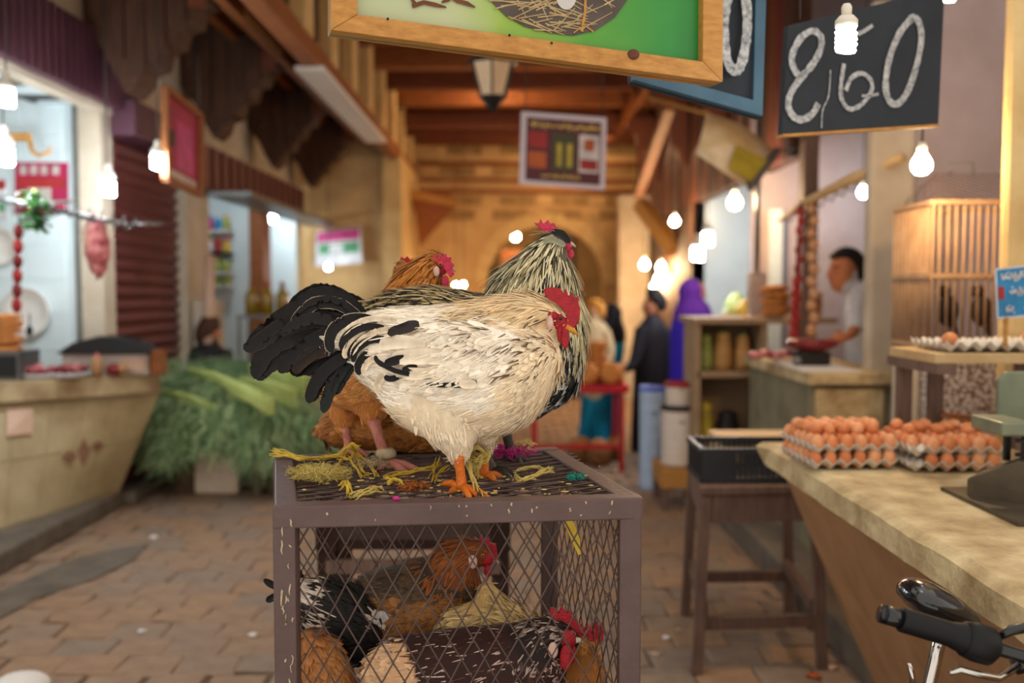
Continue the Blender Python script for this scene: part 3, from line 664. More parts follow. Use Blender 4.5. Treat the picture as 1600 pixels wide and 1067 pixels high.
# ---- speckled rooster behind, neck stretched up
DS = 2.17
def col_speck(z, px, py, r, t):
    if z == 'neck' and py < 560 and not (px > 878 and py > 545):
        if r < .24: return ((22, 20, 18), (36, 32, 28), 1.7, .32)
        if r < .4: return ((34, 30, 26), (176, 160, 118), 1.7, .36)
        return ((92, 80, 58), (214, 202, 158), 1.6, .36) if r < .62 else ((206, 194, 150), (222, 210, 170), 1.5, .36)
    if py < 500 and px < 790 and r < .34: return ((20, 18, 16), (34, 28, 24), 1.5, .4)
    if py < 500 and px < 790: return ((32, 28, 24), (196, 172, 122), 1.5, .42) if r < .7 else ((214, 194, 140), (190, 166, 116), 1.3, .36)
    return ((22, 24, 26), (30, 32, 34)) if r < .68 else ((26, 26, 26), (206, 204, 196))
ls = [('body', [(592, 478, 12, 10), (640, 480, 30, 30), (700, 500, 52, 60), (770, 540, 84, 84), (830, 572, 84, 80), (876, 578, 52, 50), (906, 572, 16, 20)], -1),
      ('neck', [(822, 560, 92, 76), (832, 505, 84, 70), (841, 452, 70, 56), (853, 415, 48, 40), (864, 386, 27, 25), (874, 374, 18, 17), (880, 370, 9, 9)], -1),
      ('thigh', [(760, 600, 50, 40), (752, 660, 30, 26), (754, 690, 14, 14)], 1)]
speck = chicken('rooster', 'black and cream speckled rooster with neck stretched tall behind the white one', DS, ls, 9000, col_speck, flen=30, fwid=12, lift=.08)
head(speck, DS, eye=None, mc='comb_pink', comb=[(834, 348), (842, 349), (844, 342), (849, 350), (856, 343), (860, 350), (866, 348), (870, 356), (876, 360), (884, 366), (880, 372), (868, 374), (856, 368), (846, 358)],
     wattles=[(891, 397, 6, 8, -.0), (886, 384, 7, 9, 0)], face=[(884, 382, 9, 12, -.0)], beak=((888, 380), (900, 386), 4, .02), th=.01, mb='horn')
tail(speck, DS, [([(862, 362, -.03), (878, 366, -.03), (890, 380, -.03)], 12, (30, 30, 28), (60, 60, 54)), ([(850, 378, -.04), (862, 374, -.04), (884, 384, -.04)], 12, (150, 146, 120), (26, 26, 24))], 'feather', 'crest_feather')
tail(speck, DS, [([(640, 470, -.03), (615, 474, -.03), (598, 486, -.03)], 14, BLK, (190, 166, 116)), ([(660, 468, -.03), (625, 468, -.03), (600, 480, -.03)], 12, (30, 26, 22), (206, 182, 130)),
                 ([(580, 484, .05), (545, 470, .05), (505, 456, .05), (470, 470, .05), (448, 500, .05)], 30, B1, (60, 50, 44))])
foot(MB(), (748, 690), (768, 738), DS, [(806, 742, -.03), (800, 750, -.06), (750, 748, .05), (790, 740, .06)], 11, -.06).build('leg', 'leg_dark', speck)
foot(MB(), (790, 670), (800, 716), DS, [(826, 722, .03), (815, 726, -.03), (785, 722, .05)], 9, .08).build('leg', 'leg_dark', speck)

# ---- chestnut rooster at the back left
DB = 2.25
def col_brown(z, px, py, r, t):
    if z == 'thigh': return ((196, 124, 62), (208, 142, 80), .8, .8)
    if z == 'neck': return ((150, 84, 24), (190, 116, 40), 1.5, .4) if r < .5 else ((112, 60, 18), (196, 124, 48), 1.5, .4)
    if py < 500: return ((104, 66, 36), (160, 110, 66), .6, .6)
    if px < 520: return ((60, 36, 22), (110, 64, 30))
    return ((200, 130, 66), (216, 156, 92)) if r < .7 else ((160, 94, 42), (202, 134, 72))
lb = [('body', [(500, 500, 22, 18), (528, 535, 58, 48), (562, 560, 84, 74), (600, 552, 86, 78), (640, 515, 62, 60), (662, 488, 36, 40)], -1),
      ('neck', [(615, 535, 66, 60), (640, 484, 50, 42), (656, 448, 38, 32), (672, 422, 26, 22), (686, 410, 18, 16), (696, 412, 10, 10)], -1),
      ('thigh', [(540, 600, 44, 36, .04), (538, 650, 24, 20, .04), (541, 675, 11, 10, .04)], 1), ('thigh', [(585, 610, 42, 40, -.03), (582, 648, 22, 20, -.03), (584, 662, 11, 11, -.03)], 1)]
brown = chicken('rooster', 'chestnut orange rooster with pink shanks standing behind the white tail', DB, lb, 7500, col_brown, flen=26, fwid=12)
head(brown, DB, eye=(688, 413, 3.4, -.03), comb=[(673, 405), (678, 398), (683, 402), (687, 395), (692, 401), (697, 395), (700, 402), (706, 402), (705, 409), (710, 414), (707, 420), (710, 428), (704, 434), (698, 426), (690, 414), (680, 410)],
     wattles=[(696, 441, 6, 11, -.03)], face=[(691, 418, 9, 12, -.01)], lobe=(682, 424, 5, 8, -.035), beak=((698, 418), (713, 424), 4.5, -.01), th=.01, mb='horn', mc='comb_pink', dd=-.022)
foot(MB(), (583, 655), (604, 722), DB, [(660, 738, -.05), (640, 744, -.08), (590, 742, -.04), (625, 730, .03)], 9.5, -.05).build('leg', 'leg_pink', brown)
foot(MB(), (540, 668), (546, 704), DB, [(575, 712, -.02), (560, 716, -.05), (530, 712, .01)], 8, .03).build('leg', 'leg_pink', brown)
m = MB(); c = P(603, 708, DB - .05); m.lathe(c - Vector((0, 0, .012)), [(.018, 0), (.024, .006), (.024, .016), (.017, .024)], 12); m.build('leg_band', 'drip', brown)

# ---- rust hen lying at the rear of the cage top
DL = 2.36
def col_rust(z, px, py, r, t): return ((150, 92, 36), (176, 116, 54), 1, 1) if r < .6 else ((96, 54, 20), (150, 92, 40), 1, 1)
ll = [('body', [(505, 672, 14, 20), (535, 668, 32, 44), (600, 664, 40, 60), (670, 664, 42, 60), (730, 674, 26, 34), (752, 684, 8, 10)], -1), ('neck', [(640, 650, 36, 32), (628, 560, 26, 24), (630, 470, 20, 18), (632, 420, 16, 15), (636, 410, 8, 8)], -1)]
rust = chicken('hen', 'rust brown hen crouched at the rear of the cage top', DL, ll, 4600, col_rust, flen=24, fwid=11, cat='hen', lift=.14)
head(rust, DL, comb=[(624, 408), (627, 401), (632, 404), (637, 400), (641, 406), (646, 404), (646, 412), (640, 416), (628, 416)], wattles=[(640, 424, 4, 7, -.02)], beak=((644, 412), (652, 416), 3), th=.01)

# ---- hens inside the cage
def col_chest(z, px, py, r, t):
    if z == 'neck': return ((112, 58, 22), (150, 84, 36), 1.2, .5)
    if py < 935: return ((58, 46, 34), (92, 68, 44), 1, .8)
    return ((124, 78, 34), (150, 100, 52), 1, 1) if r < .7 else ((70, 44, 24), (120, 78, 40))
hC = chicken('hen', 'chestnut hen with raised head inside the cage', 2.16, [('body', [(548, 950, 20, 20), (585, 945, 56, 50), (640, 955, 84, 72), (695, 955, 84, 70), (735, 960, 50, 44)], -1),
     ('neck', [(690, 950, 72, 62), (706, 905, 52, 48), (724, 876, 38, 34), (744, 866, 25, 22), (762, 872, 15, 14)], -1)], 2600, col_chest, flen=28, fwid=16, cat='hen')
head(hC, 2.16, eye=(754, 868, 3, -.036), comb=[(738, 848), (742, 840), (747, 846), (752, 834), (757, 844), (765, 838), (766, 848), (775, 850), (778, 868), (774, 876), (766, 866), (750, 856)], wattles=[(762, 892, 6, 10, -.02)], face=[(758, 872, 14, 14, -.008)], lobe=(738, 878, 8, 11, -.036), beak=((770, 874), (780, 880), 4), mb='horn')
def col_buff(z, px, py, r, t): return ((186, 150, 92), (206, 176, 120), 1.2, .7) if r < .6 else ((120, 88, 44), (196, 164, 110), 1.2, .7)
hD = chicken('hen', 'buff cream hen sitting low in the middle of the cage', 2.06, [('body', [(690, 1000, 20, 20), (740, 985, 46, 40), (790, 985, 44, 40), (835, 998, 26, 24), (850, 1010, 8, 8)], -1), ('neck', [(775, 985, 36, 30), (765, 940, 24, 20), (756, 912, 12, 12)], -1)], 1400, col_buff, flen=34, fwid=13, cat='hen')
def col_E(z, px, py, r, t):
    if px < 640 + 70 * (r - .5) + (py - 1030) * .35 and py > 1005: return ((206, 160, 116), (220, 180, 140), 1, 1)
    if z == 'neck': return ((30, 18, 14), (176, 154, 140), 1.1, .5) if r < .6 else ((40, 24, 18), (64, 40, 30), 1.1, .5)
    return ((60, 28, 20), (186, 156, 140), 1, .7) if r < .4 else ((46, 20, 15), (84, 42, 30), 1, .7) if r < .75 else ((196, 170, 156), (130, 94, 80), .55, .75)
hE = chicken('hen', 'dark brown and white speckled hen with tall red comb at the cage front', 1.95, [('body', [(575, 1048, 26, 24), (615, 1050, 58, 50), (680, 1060, 76, 66), (760, 1060, 84, 70), (830, 1052, 76, 62), (880, 1060, 40, 40)], -1),
     ('neck', [(810, 1052, 78, 62), (842, 1012, 52, 46), (868, 998, 34, 32), (890, 1002, 22, 20), (902, 1008, 12, 12)], -1)], 3200, col_E, flen=24, fwid=13, cat='hen')
head(hE, 1.95, eye=(880, 994, 3.2, -.05), comb=[(858, 958), (860, 949), (868, 950), (872, 958), (877, 946), (885, 956), (892, 952), (894, 962), (902, 966), (904, 974), (909, 974), (910, 990), (906, 998), (898, 990), (880, 976), (866, 970)], wattles=[(884, 1028, 10, 21, -.045), (892, 1022, 9, 16, -.02)], face=[(884, 1000, 17, 17, -.022)], lobe=(864, 1016, 8, 13, -.054), beak=((896, 1000), (912, 1004), 6, -.02), mb='horn')
hF = chicken('hen', 'small red faced hen behind the speckled hen by the side mesh', 2.08, [('body', [(880, 1085, 30, 30), (900, 1070, 42, 40), (918, 1045, 36, 30)], -1), ('neck', [(912, 1060, 36, 30), (916, 1020, 24, 22), (918, 995, 18, 17), (924, 985, 10, 10)], -1)], 900, col_rust, flen=22, fwid=12, cat='hen')
head(hF, 2.08, eye=(916, 988, 3, -.03), comb=[(926, 976), (932, 970), (936, 976), (942, 974), (944, 986), (942, 1000), (936, 1008), (932, 1000), (930, 988)], wattles=[(920, 1016, 7, 11, -.02)], face=[(920, 994, 13, 18, -.01)], beak=((910, 1000), (902, 1008), 4, -.01), mb='horn')
def col_A(z, px, py, r, t): return ((150, 92, 44), (176, 116, 64), 1, 1) if py > 985 else ((74, 42, 22), (110, 70, 36), 1, 1)
hA = chicken('hen', 'tawny brown hen pressed into the left corner of the cage', 1.98, [('body', [(478, 985, 14, 16), (490, 1010, 34, 34), (500, 1045, 46, 46), (512, 1090, 50, 50), (520, 1130, 30, 30)], 1)], 1100, col_A, flen=30, fwid=17, cat='hen')
def col_B(z, px, py, r, t):
    if px > 545 and px < 600: return ((22, 20, 20), (36, 32, 30), 1.2, .8)
    if px < 530 and py < 965: return ((206, 186, 170), (220, 204, 188), 1.1, .8) if r < .75 else ((28, 24, 24), (60, 52, 48))
    return ((24, 20, 20), (40, 34, 30), 1.2, .8) if r < .7 else ((190, 170, 150), (210, 190, 170), 1.2, .5)
hB = chicken('hen', 'black and white hen standing at the left rear of the cage', 2.12, [('body', [(462, 920, 12, 12), (490, 935, 34, 30), (530, 960, 52, 46), (575, 990, 50, 44), (610, 1010, 24, 24)], -1)], 1400, col_B, flen=36, fwid=13, cat='hen')
tail(hB, 2.12, [([(500, 930), (476, 915), (462, 892), (455, 870)], 20, B1, (60, 46, 30)), ([(490, 925), (455, 918), (430, 915), (412, 905)], 14, B1, None), ([(490, 935), (455, 930), (430, 932), (416, 940)], 14, B2, None), ([(540, 930), (515, 935), (500, 945)], 16, B1, None), ([(580, 960, -.05), (600, 968, -.05), (618, 985, -.05)], 26, (206, 196, 190), (190, 176, 166))])

# ---- raffia, fluff and scraps on the cage top
mat('raffia', (222, 192, 70), (196, 160, 44), scale=40, rough=.7); mat('raffia_pale', (214, 194, 112), (186, 160, 80), scale=40, rough=.8)
mat('pink_fibre', (208, 40, 140), (176, 24, 110), scale=40, rough=.7); mat('teal_fibre', (36, 150, 130), (20, 110, 100), scale=30, rough=.7); mat('rust_scrap', (176, 100, 30), (130, 66, 16), scale=40, rough=.8)
def strand(px0, px1, py, r=3, z=.006, wav=.012, n=7):
    return None
def on_top(px, py, h=0): return G(px, py, ZT + h)
def strands(name, label, m, lists, r, cat='raffia'):
    mb = MB()
    for l in lists:
        q = cat_rom([on_top(a[0], a[1], a[2] if len(a) > 2 else .006) for a in l], 5 * len(l)); rr = r * random.uniform(.8, 1.2)
        for fb in range(5):
            o = jag((0, 0, 0), r * 1.1); ph = random.uniform(0, 6); mb.tube([Vector(v) + o * (.5 + .9 * abs(2 * i / (len(q) - 1) - 1)) + Vector((0, 0, .5 * r * math.sin(ph + i * .9))) for i, v in enumerate(q)], [rr * .42 * (.5 + .5 * math.sin(math.pi * (i + .5) / len(q))) for i in range(len(q))], 5)
    return tag(mb.build(name, m), label, cat)
strands('raffia_string', 'long yellow raffia string trailing over the left cage rail', 'raffia', [[(424, 704, .01), (445, 710, .012), (470, 718, .01), (500, 715, .01), (530, 712, .02), (548, 702, .03)], [(424, 710, .01), (450, 712, .012), (475, 717, .012)], [(430, 702, .008), (452, 708, .012), (480, 716, .01), (520, 712, .014)]], .0035)
strands('raffia_string', 'yellow raffia tied round the pink legged rooster', 'raffia', [[(530, 708, .03), (545, 698, .05), (556, 706, .03), (545, 716, .02), (530, 712, .02)], [(535, 702, .04), (550, 694, .05), (560, 702, .04)], [(548, 708, .02), (560, 722, .012), (565, 736, .006), (572, 742, .004)], [(540, 712, .02), (528, 728, .01), (522, 744, .006)], [(552, 704, .03), (575, 722, .01), (588, 742, .006)], [(545, 714, .02), (556, 730, .01), (566, 744, .006)]], .0038)
strands('raffia_string', 'yellow raffia string stretched between the two roosters feet', 'raffia', [[(602, 744, .006), (632, 738, .008), (665, 732, .012), (690, 724, .02)], [(602, 746, .006), (613, 752, .006), (608, 758, .004)], [(684, 716, .03), (678, 734, .012), (672, 750, .004)], [(700, 728, .02), (684, 740, .01), (676, 752, .004)]], .0036)
strands('raffia_string', 'bright yellow raffia scrap curled near the front rail', 'raffia', [[(607, 756, .004), (616, 750, .01), (626, 752, .01), (632, 760, .004)], [(606, 752, .004), (618, 748, .01), (630, 756, .004)]], .0035)
strands('raffia_string', 'short upright yellow raffia stub on the left mesh', 'raffia', [[(540, 756, .008), (544, 760, .01), (546, 772, .003)], [(532, 762, .004), (540, 755, .01), (546, 756, .01), (548, 774, .002)]], .004)
strands('raffia_string', 'pale olive raffia strip lying on the front mesh', 'raffia_pale', [[(548, 774, .003), (565, 768, .005), (585, 762, .006), (600, 766, .004)], [(552, 776, .003), (570, 770, .005), (590, 764, .005)]], .0035)
strands('raffia_string', 'pale looped raffia string by the dark foot', 'raffia_pale', [[(806, 738, .01), (820, 732, .012), (840, 730, .012), (850, 734, .008), (858, 732, .008)], [(806, 740, .01), (812, 748, .006), (828, 746, .008), (846, 738, .008), (866, 732, .008)], [(826, 746, .006), (840, 742, .008), (856, 736, .008)]], .0036)
strands('raffia_binding', 'yellow raffia wound round the dark legged rooster shank', 'raffia_pale', [[(728, 704, .06), (745, 698, .075), (760, 706, .06), (748, 716, .05), (730, 712, .05)], [(730, 712, .05), (748, 706, .06), (764, 712, .055), (750, 722, .04), (732, 718, .04)], [(735, 718, .04), (740, 732, .02), (744, 742, .004)], [(728, 706, .06), (734, 735, .03), (742, 755, .01), (748, 770, .003)], [(750, 716, .05), (746, 730, .03), (742, 742, .01)]], .0058)
def fluff(name, label, m, cx, cy, rx, ry, n, l, h=.02, r=.0009, cat='fluff'):
    mb = MB()
    for k in range(n):
        a = random.uniform(0, 6.28); q = random.random() ** .6; p = on_top(cx + rx * q * math.cos(a), cy + ry * q * math.sin(a), random.uniform(.002, h * (1 - q * q) + .003))
        d_ = Vector((random.gauss(0, 1), random.gauss(0, 1), random.gauss(0, .5))).normalized() * l
        d2 = Vector((random.gauss(0, 1), random.gauss(0, 1), random.gauss(-.2, .5))).normalized() * l; a1 = p + d_ * .6; a1.z = max(a1.z, p.z * .3 + (ZT + .003) * .7); a2 = a1 + d2 * .7; a2.z = max(ZT + .002, a2.z); mb.tube([p, p.lerp(a1, .5) + jag((0, 0, .002), .002), a1, a1.lerp(a2, .5) + jag((0, 0, .001), .003), a2], [r, r, r, r * .8, r * .4], 3, cap=False)
    return tag(mb.build(name, m), label, cat, kind=None)
fluff('fibre_tuft', 'pale yellow fluffy fibre clump on the left of the cage top', 'raffia_pale', 500, 738, 46, 13, 700, .020, .032, .0008)
fluff('fibre_tuft', 'beige fibre wisps by the pink foot', 'drip', 575, 722, 30, 9, 160, .022, .02)
fluff('fibre_tuft', 'magenta pink fibre tuft near the rear right of the cage top', 'pink_fibre', 800, 704, 30, 9, 260, .022, .03, .0014)
fluff('fibre_tuft', 'pale green fibre tuft behind the magenta one', 'raffia_pale', 818, 696, 16, 7, 90, .02, .035, .0013)
fluff('fibre_tuft', 'small teal fibre tuft on the right of the cage mesh', 'teal_fibre', 899, 745, 13, 4, 90, .012, .012, .0013)
fluff('fibre_tuft', 'rust orange feather scraps on the front mesh', 'rust_scrap', 645, 760, 22, 6, 120, .014, .014, .0014)
tag(MB().ell(on_top(619, 779, .004), .007, .005, .005).build('pink_pellet', 'pink_fibre'), 'tiny pink pellet on the front rail of the cage', 'pellet')
mb = MB()
for k in range(70):
    p = on_top(random.uniform(470, 950), random.uniform(728, 775), .001); w = random.uniform(.002, .007)
    mb.ell(p, w, w * .7, .0015, 6, 4)
tag(mb.build('feed_scraps', 'raffia_pale'), 'scattered feed crumbs over the cage top mesh', 'crumbs', kind='stuff')
tag(MB().ribbon([P(882, 800, 2.02), P(890, 820, 2.02), P(900, 845, 2.03), P(905, 866, 2.03)], [.012, .02, .018, .006], (.4, -1, 0), .002).build('raffia_strip', 'raffia'), 'yellow raffia strip hanging inside the right cage mesh', 'raffia')
# ================================================================== LAMPS
def bulb(px, py, d, kind, r, label, top=None, cordlen=.8, lit=True):
    c = P(px, py, d); zc_ = 2.915 if c.x < -2.86 else SOF(c.x) if c.x < -1.65 else 4.29 if 4.7 < d < 15.5 else 4.32 if d > 4.7 else 3.0
    if c.x < -2.9 and d > 8.5: zc_ = 4.3
    cordlen = max(.05, zc_ - c.z - r * d / FPX * (3.1 if kind == 'cfl' else 2.2)); s = r * d / FPX; t = thing('light_bulb', label, 'light bulb', (c.x, c.y, c.z))
    m = MB()
    if kind == 'cfl':     # spiral compact lamp
        pts = []; H = s * 1.8
        for i in range(61):
            a = i / 60 * 2 * math.pi * 4; rr = s * .66 * (1 if i < 54 else .8); pts.append(c + Vector((rr * math.cos(a), rr * math.sin(a), -H / 2 + H * i / 60)))
        m.tube(pts, s * .27, 6); b = m.build('glass_spiral', 'bulb_cool_near' if d < 3.5 else 'bulb_cool', t); zt = H / 2
        MB().lathe(c + Vector((0, 0, zt)), [(s * .55, 0), (s * .95, .15 * s), (s * .95, .7 * s), (s * .6, 1.1 * s)], 14).build('ballast', 'socket', t); zt += s * 1.0
    else:
        m.lathe(c, [(s * .02, -s * 1.0), (s * .55, -s * .88), (s * .93, -s * .4), (s, 0), (s * .9, s * .45), (s * .6, s * .95), (s * .4, s * 1.25)], 16); m.build('glass', 'bulb_warm' if kind == 'inc' else 'bulb_cool', t); zt = s * 1.2
    MB().lathe(c + Vector((0, 0, zt)), [(s * .42, 0), (s * .46, s * .8), (s * .3, s * 1.1)], 12).build('socket', 'socket', t)
    MB().tube([c + Vector((0, 0, zt + s)), c + Vector((.004, 0, zt + s + cordlen * .5)), c + Vector((0, 0, zt + s + cordlen))], .005 if d > 3 else .003, 5).build('cord', 'cord', t)
    return t
bulb(10, 152, 5.2, 'cfl', 13, 'cool spiral lamp at the left edge under the purple fascia', cordlen=.28)
bulb(6, 242, 5.6, 'cfl', 15, 'cool spiral lamp in front of the red butcher poster', cordlen=.55)
bulb(168, 293, 6.3, 'cfl', 12, 'cool lamp hanging lowest before the maroon shutter', cordlen=1.1)
bulb(247, 253, 6.5, 'cfl', 11, 'cool lamp hanging beside the framed magenta sign', cordlen=.85)
bulb(513, 417, 12.6, 'globe', 4, 'small cool globe below the pink and green poster', cordlen=1.5)
bulb(1322, 62, 2.25, 'cfl', 18, 'bright spiral lamp hanging before the chalk price board', cordlen=.35)
bulb(1440, 258, 4.0, 'inc', 15, 'warm bulb hanging above the reed bird cage', cordlen=.55)
bulb(1148, 317, 7.4, 'inc', 10, 'warm bulb below the curved plastic awning', cordlen=1.2)
bulb(1054, 346, 10.5, 'inc', 6, 'warm bulb left of the paired cool lamps', cordlen=1.2)
bulb(1106, 373, 9.0, 'cfl', 9, 'upper of the paired cool lamps in the alley', cordlen=1.3)
bulb(1090, 396, 8.8, 'cfl', 10, 'lower of the paired cool lamps in the alley', cordlen=1.4)
bulb(1007, 414, 12.0, 'inc', 6, 'leftmost of the far warm bulb cluster', cordlen=1.2)
bulb(1033, 418, 11.8, 'inc', 6, 'rightmost of the far warm bulb cluster', cordlen=1.2)
bulb(1029, 437, 12.4, 'inc', 6, 'middle bulb of the far warm cluster', cordlen=1.4)
bulb(1022, 452, 12.8, 'inc', 6, 'lowest bulb of the far warm cluster', cordlen=1.5)
bulb(1349, 301, 7.3, 'globe', 8, 'cool globe inside the lavender booth above the man', cordlen=.6)
bulb(1482, -12, 3.4, 'cfl', 12, 'cool lamp cut off above the chalk price board', cordlen=.4)
bulb(712, 446, 14.0, 'inc', 2.6, 'left of two tiny warm lamps by the arch', cordlen=.5)
bulb(724, 445, 14.2, 'inc', 2.6, 'right of two tiny warm lamps by the arch', cordlen=.5)
bulb(806, 370, 17.6, 'inc', 5, 'warm lamp glowing inside the far arch', cordlen=1.0)
bulb(1215, 330, 9.6, 'globe', 5, 'cool globe lighting the white shop on the right', cordlen=.6)
bulb(345, 292, 9.9, 'globe', 8, 'cool globe lighting the jar shelves', cordlen=.2)
bulb(425, 340, 12.3, 'globe', 7, 'cool globe in the shop with oil bottles', cordlen=.4)
bulb(560, 150, 11.0, 'inc', 4, 'warm bulb under the eave of the left canopy', cordlen=.05)
bulb(900, 215, 14.6, 'inc', 5, 'added warm fill bulb under the far beams, unseen behind the poster', cordlen=.1)  # helper lamp added to light the far end, out of sight behind the poster
bulb(772, 128, 12.4, 'inc', 5, 'added warm fill bulb hidden behind the lantern under the ceiling', cordlen=.3)  # extra lamp added for warm fill, concealed by the lantern
# lantern
la = P(770, 130, 6.2); t = thing('lantern', 'tapered metal lantern with frosted panes under the ceiling', 'lantern', la)
mat('frosted', (214, 184, 150), (190, 160, 124), scale=6, rough=.5)
z0 = la.z; T_ = [(math.cos(a), math.sin(a)) for a in np.linspace(0, 2 * math.pi, 7)[:-1] + .5]
for k in range(6):
    (a, b), (c, e) = T_[k], T_[(k + 1) % 6]; r1, r2 = .145, .085
    MB().hexa([la + Vector((a * r2 * .97, b * r2 * .97, -.09)), la + Vector((c * r2 * .97, e * r2 * .97, -.09)), la + Vector((c * r1 * .97, e * r1 * .97, .12)), la + Vector((a * r1 * .97, b * r1 * .97, .12))],
              [la + Vector((a * r2 * .93, b * r2 * .93, -.09)), la + Vector((c * r2 * .93, e * r2 * .93, -.09)), la + Vector((c * r1 * .93, e * r1 * .93, .12)), la + Vector((a * r1 * .93, b * r1 * .93, .12))]).build('pane', 'frosted', t)
    MB().bar(la + Vector((a * r2, b * r2, -.09)), la + Vector((a * r1, b * r1, .12)), .012, .012).build('bar', 'black_metal', t)
MB().lathe(la + Vector((0, 0, .12)), [(.16, 0), (.165, .015), (.10, .06), (.02, .13), (.015, .2)], 6).build('cap', 'black_metal', t)
MB().lathe(la + Vector((0, 0, -.19)), [(.004, 0), (.02, .02), (.05, .06), (.09, .10), (.092, .105)], 6).build('finial', 'black_metal', t)
MB().tube([la + Vector((0, 0, .3)), la + Vector((0, 0, 1.3))], .008, 6).build('chain', 'black_metal', t)

# ================================================================== SIGNS
def squiggle(mb, pts, u0, u1, v, h, nrm, w, seed):
    """a line of joined cursive strokes with dots, as blurred lettering on the signs"""
    rr = random.Random(seed); x = u0; off = nrm * .002
    while x < u1 - .02:
        L = rr.uniform(.05, .12) * 1.0; e = min(x + L, u1); n = 9; q = []
        ph = rr.uniform(0, 6)
        for i in range(n):
            f = i / (n - 1); q.append(quadpt(pts, x + (e - x) * f, v + h * (.25 * math.sin(ph + f * 7) + (.3 if rr.random() < .3 else 0)) * .8) + off)
        mb.ribbon(q, w, nrm, .001)
        if rr.random() < .6:
            xx = x + (e - x) * rr.random(); mb.ribbon([quadpt(pts, xx, v - h * .55) + off, quadpt(pts, xx + .002, v + h * .1) + off], w, nrm, .001)
        if rr.random() < .7:
            xx = x + (e - x) * rr.random(); c = quadpt(pts, xx, v + h * rr.choice((-.6, .6))) + off; mb.ribbon([c, c + (pts[1] - pts[0]).normalized() * w], w, nrm, .001)
        x = e + .012
def rect(mb, pts, u0, u1, v0, v1, nrm, th=.001, off=.0015):
    q = [quadpt(pts, *a) + nrm * off for a in ((u0, v0), (u1, v0), (u1, v1), (u0, v1))]; mb.hexa(q, [p + nrm * th for p in q]); return mb
# big painted sign in its pine frame
mat('sign_green', (84, 160, 40), (30, 130, 50), scale=2.2, rough=.4, contrast=.3); mat('sign_pale', (176, 200, 120), (150, 184, 84), scale=4, rough=.4); mat('straw', (196, 170, 120), (140, 112, 70), scale=30, rough=.6)
mat('nest_dark', (92, 78, 70), (60, 50, 44), scale=14, rough=.6); mat('sign_brown', (112, 60, 30), (80, 38, 18), scale=20, rough=.6); mat('egg_print', (190, 184, 178), rough=.5)
def sign_print():
    m = bpy.data.materials.new('sign_print'); m.use_nodes = True; MATS['sign_print'] = m; nt = m.node_tree; N = nt.nodes; L = nt.links; b = N['Principled BSDF']; b.inputs['Roughness'].default_value = .4
    tc = N.new('ShaderNodeTexCoord'); sp = N.new('ShaderNodeSeparateXYZ'); no = N.new('ShaderNodeTexNoise'); no.inputs['Scale'].default_value = 5; L.new(tc.outputs['Object'], sp.inputs[0]); L.new(tc.outputs['Object'], no.inputs['Vector'])
    ma = N.new('ShaderNodeMath'); ma.operation = 'MULTIPLY_ADD'; ma.inputs[1].default_value = .3; L.new(no.outputs['Fac'], ma.inputs[0]); L.new(sp.outputs['X'], ma.inputs[2])
    r = N.new('ShaderNodeValToRGB'); e = r.color_ramp.elements; e[0].position = 0; e[1].position = 1
    mr = N.new('ShaderNodeMapRange'); mr.inputs['From Min'].default_value = -.35; mr.inputs['From Max'].default_value = .6; L.new(ma.outputs[0], mr.inputs['Value']); L.new(mr.outputs[0], r.inputs[0])
    for q, c in ((0, (150, 176, 60)), (.12, (172, 180, 140)), (.34, (178, 184, 140)), (.48, (140, 170, 60)), (.66, (80, 146, 40)), (.85, (34, 126, 44)), (1, (28, 116, 44))):
        el = e[0] if q == 0 else e[len(e) - 1] if q == 1 else e.new(q); el.color = (*lin(c), 1)
    L.new(r.outputs[0], b.inputs['Base Color'])
sign_print()
S0 = [P(515, -260, 2.02), P(1122, -160, 2.30), P(1120, 132, 2.30), P(515, 52, 2.02)]
sg = thing('painted_sign', 'green painted picture board in a pine frame hanging at the top', 'sign', (S0[0] + S0[2]) / 2)
mb, nS = slab(S0, .02); nF = -nS; mb.build('board', 'sign_print', sg)
for (a, b, ia, ib) in ((3, 2, (.06, .9), (.945, .9)), (0, 3, (.06, .1), (.06, .9)), (1, 2, (.945, .1), (.945, .9)), (0, 1, (.06, .1), (.945, .1))):
    A, B = S0[a], S0[b]; ca_, cb_ = quadpt(S0, *ia), quadpt(S0, *ib)
    MB().hexa([A + nF * .028, B + nF * .028, cb_ + nF * .022, ca_ + nF * .022], [A + nS * .03, B + nS * .03, cb_ + nS * .03, ca_ + nS * .03]).build('frame_rail', 'wood_pine', sg, bevel=.002)
def spx(px, py):  # a point on the painted sign seen at this pixel
    n = nF; o = S0[3] + nF * .002; r = ray(px, py); t = (o - Vector((0, 0, CAMZ))).dot(n) / r.dot(n); return Vector((0, 0, CAMZ)) + r * t
nest = [spx(*q) + nF * .001 for q in ((752, -40), (765, 0), (790, 25), (820, 42), (860, 52), (895, 56), (930, 48), (960, 28), (980, 0), (985, -40))]
MB().poly(nest, nF * .001).build('nest_ground', 'nest_dark', sg)
mb = MB(); rr = random.Random(3)
for k in range(150):
    a = rr.uniform(755, 975); b = rr.uniform(-40, 50); l = rr.uniform(25, 80); an = rr.choice((rr.uniform(-.5, .5), rr.uniform(-1.2, 1.2)))
    A = (a, b); B = (a + l * math.cos(an), b + l * math.sin(an))
    lim = lambda q: max(0, 54 - ((q[0] - 868) / 112) ** 2 * 54) + 2
    if A[1] < lim(A) and B[1] < lim(B) and 745 < B[0] < 990: mb.ribbon([spx(*A) + nF * (.002 + k * 1e-5), spx(*B) + nF * (.002 + k * 1e-5)], [.003, .0015], nF, .0004)
mb.build('nest_straw', 'straw', sg, kind='stuff')
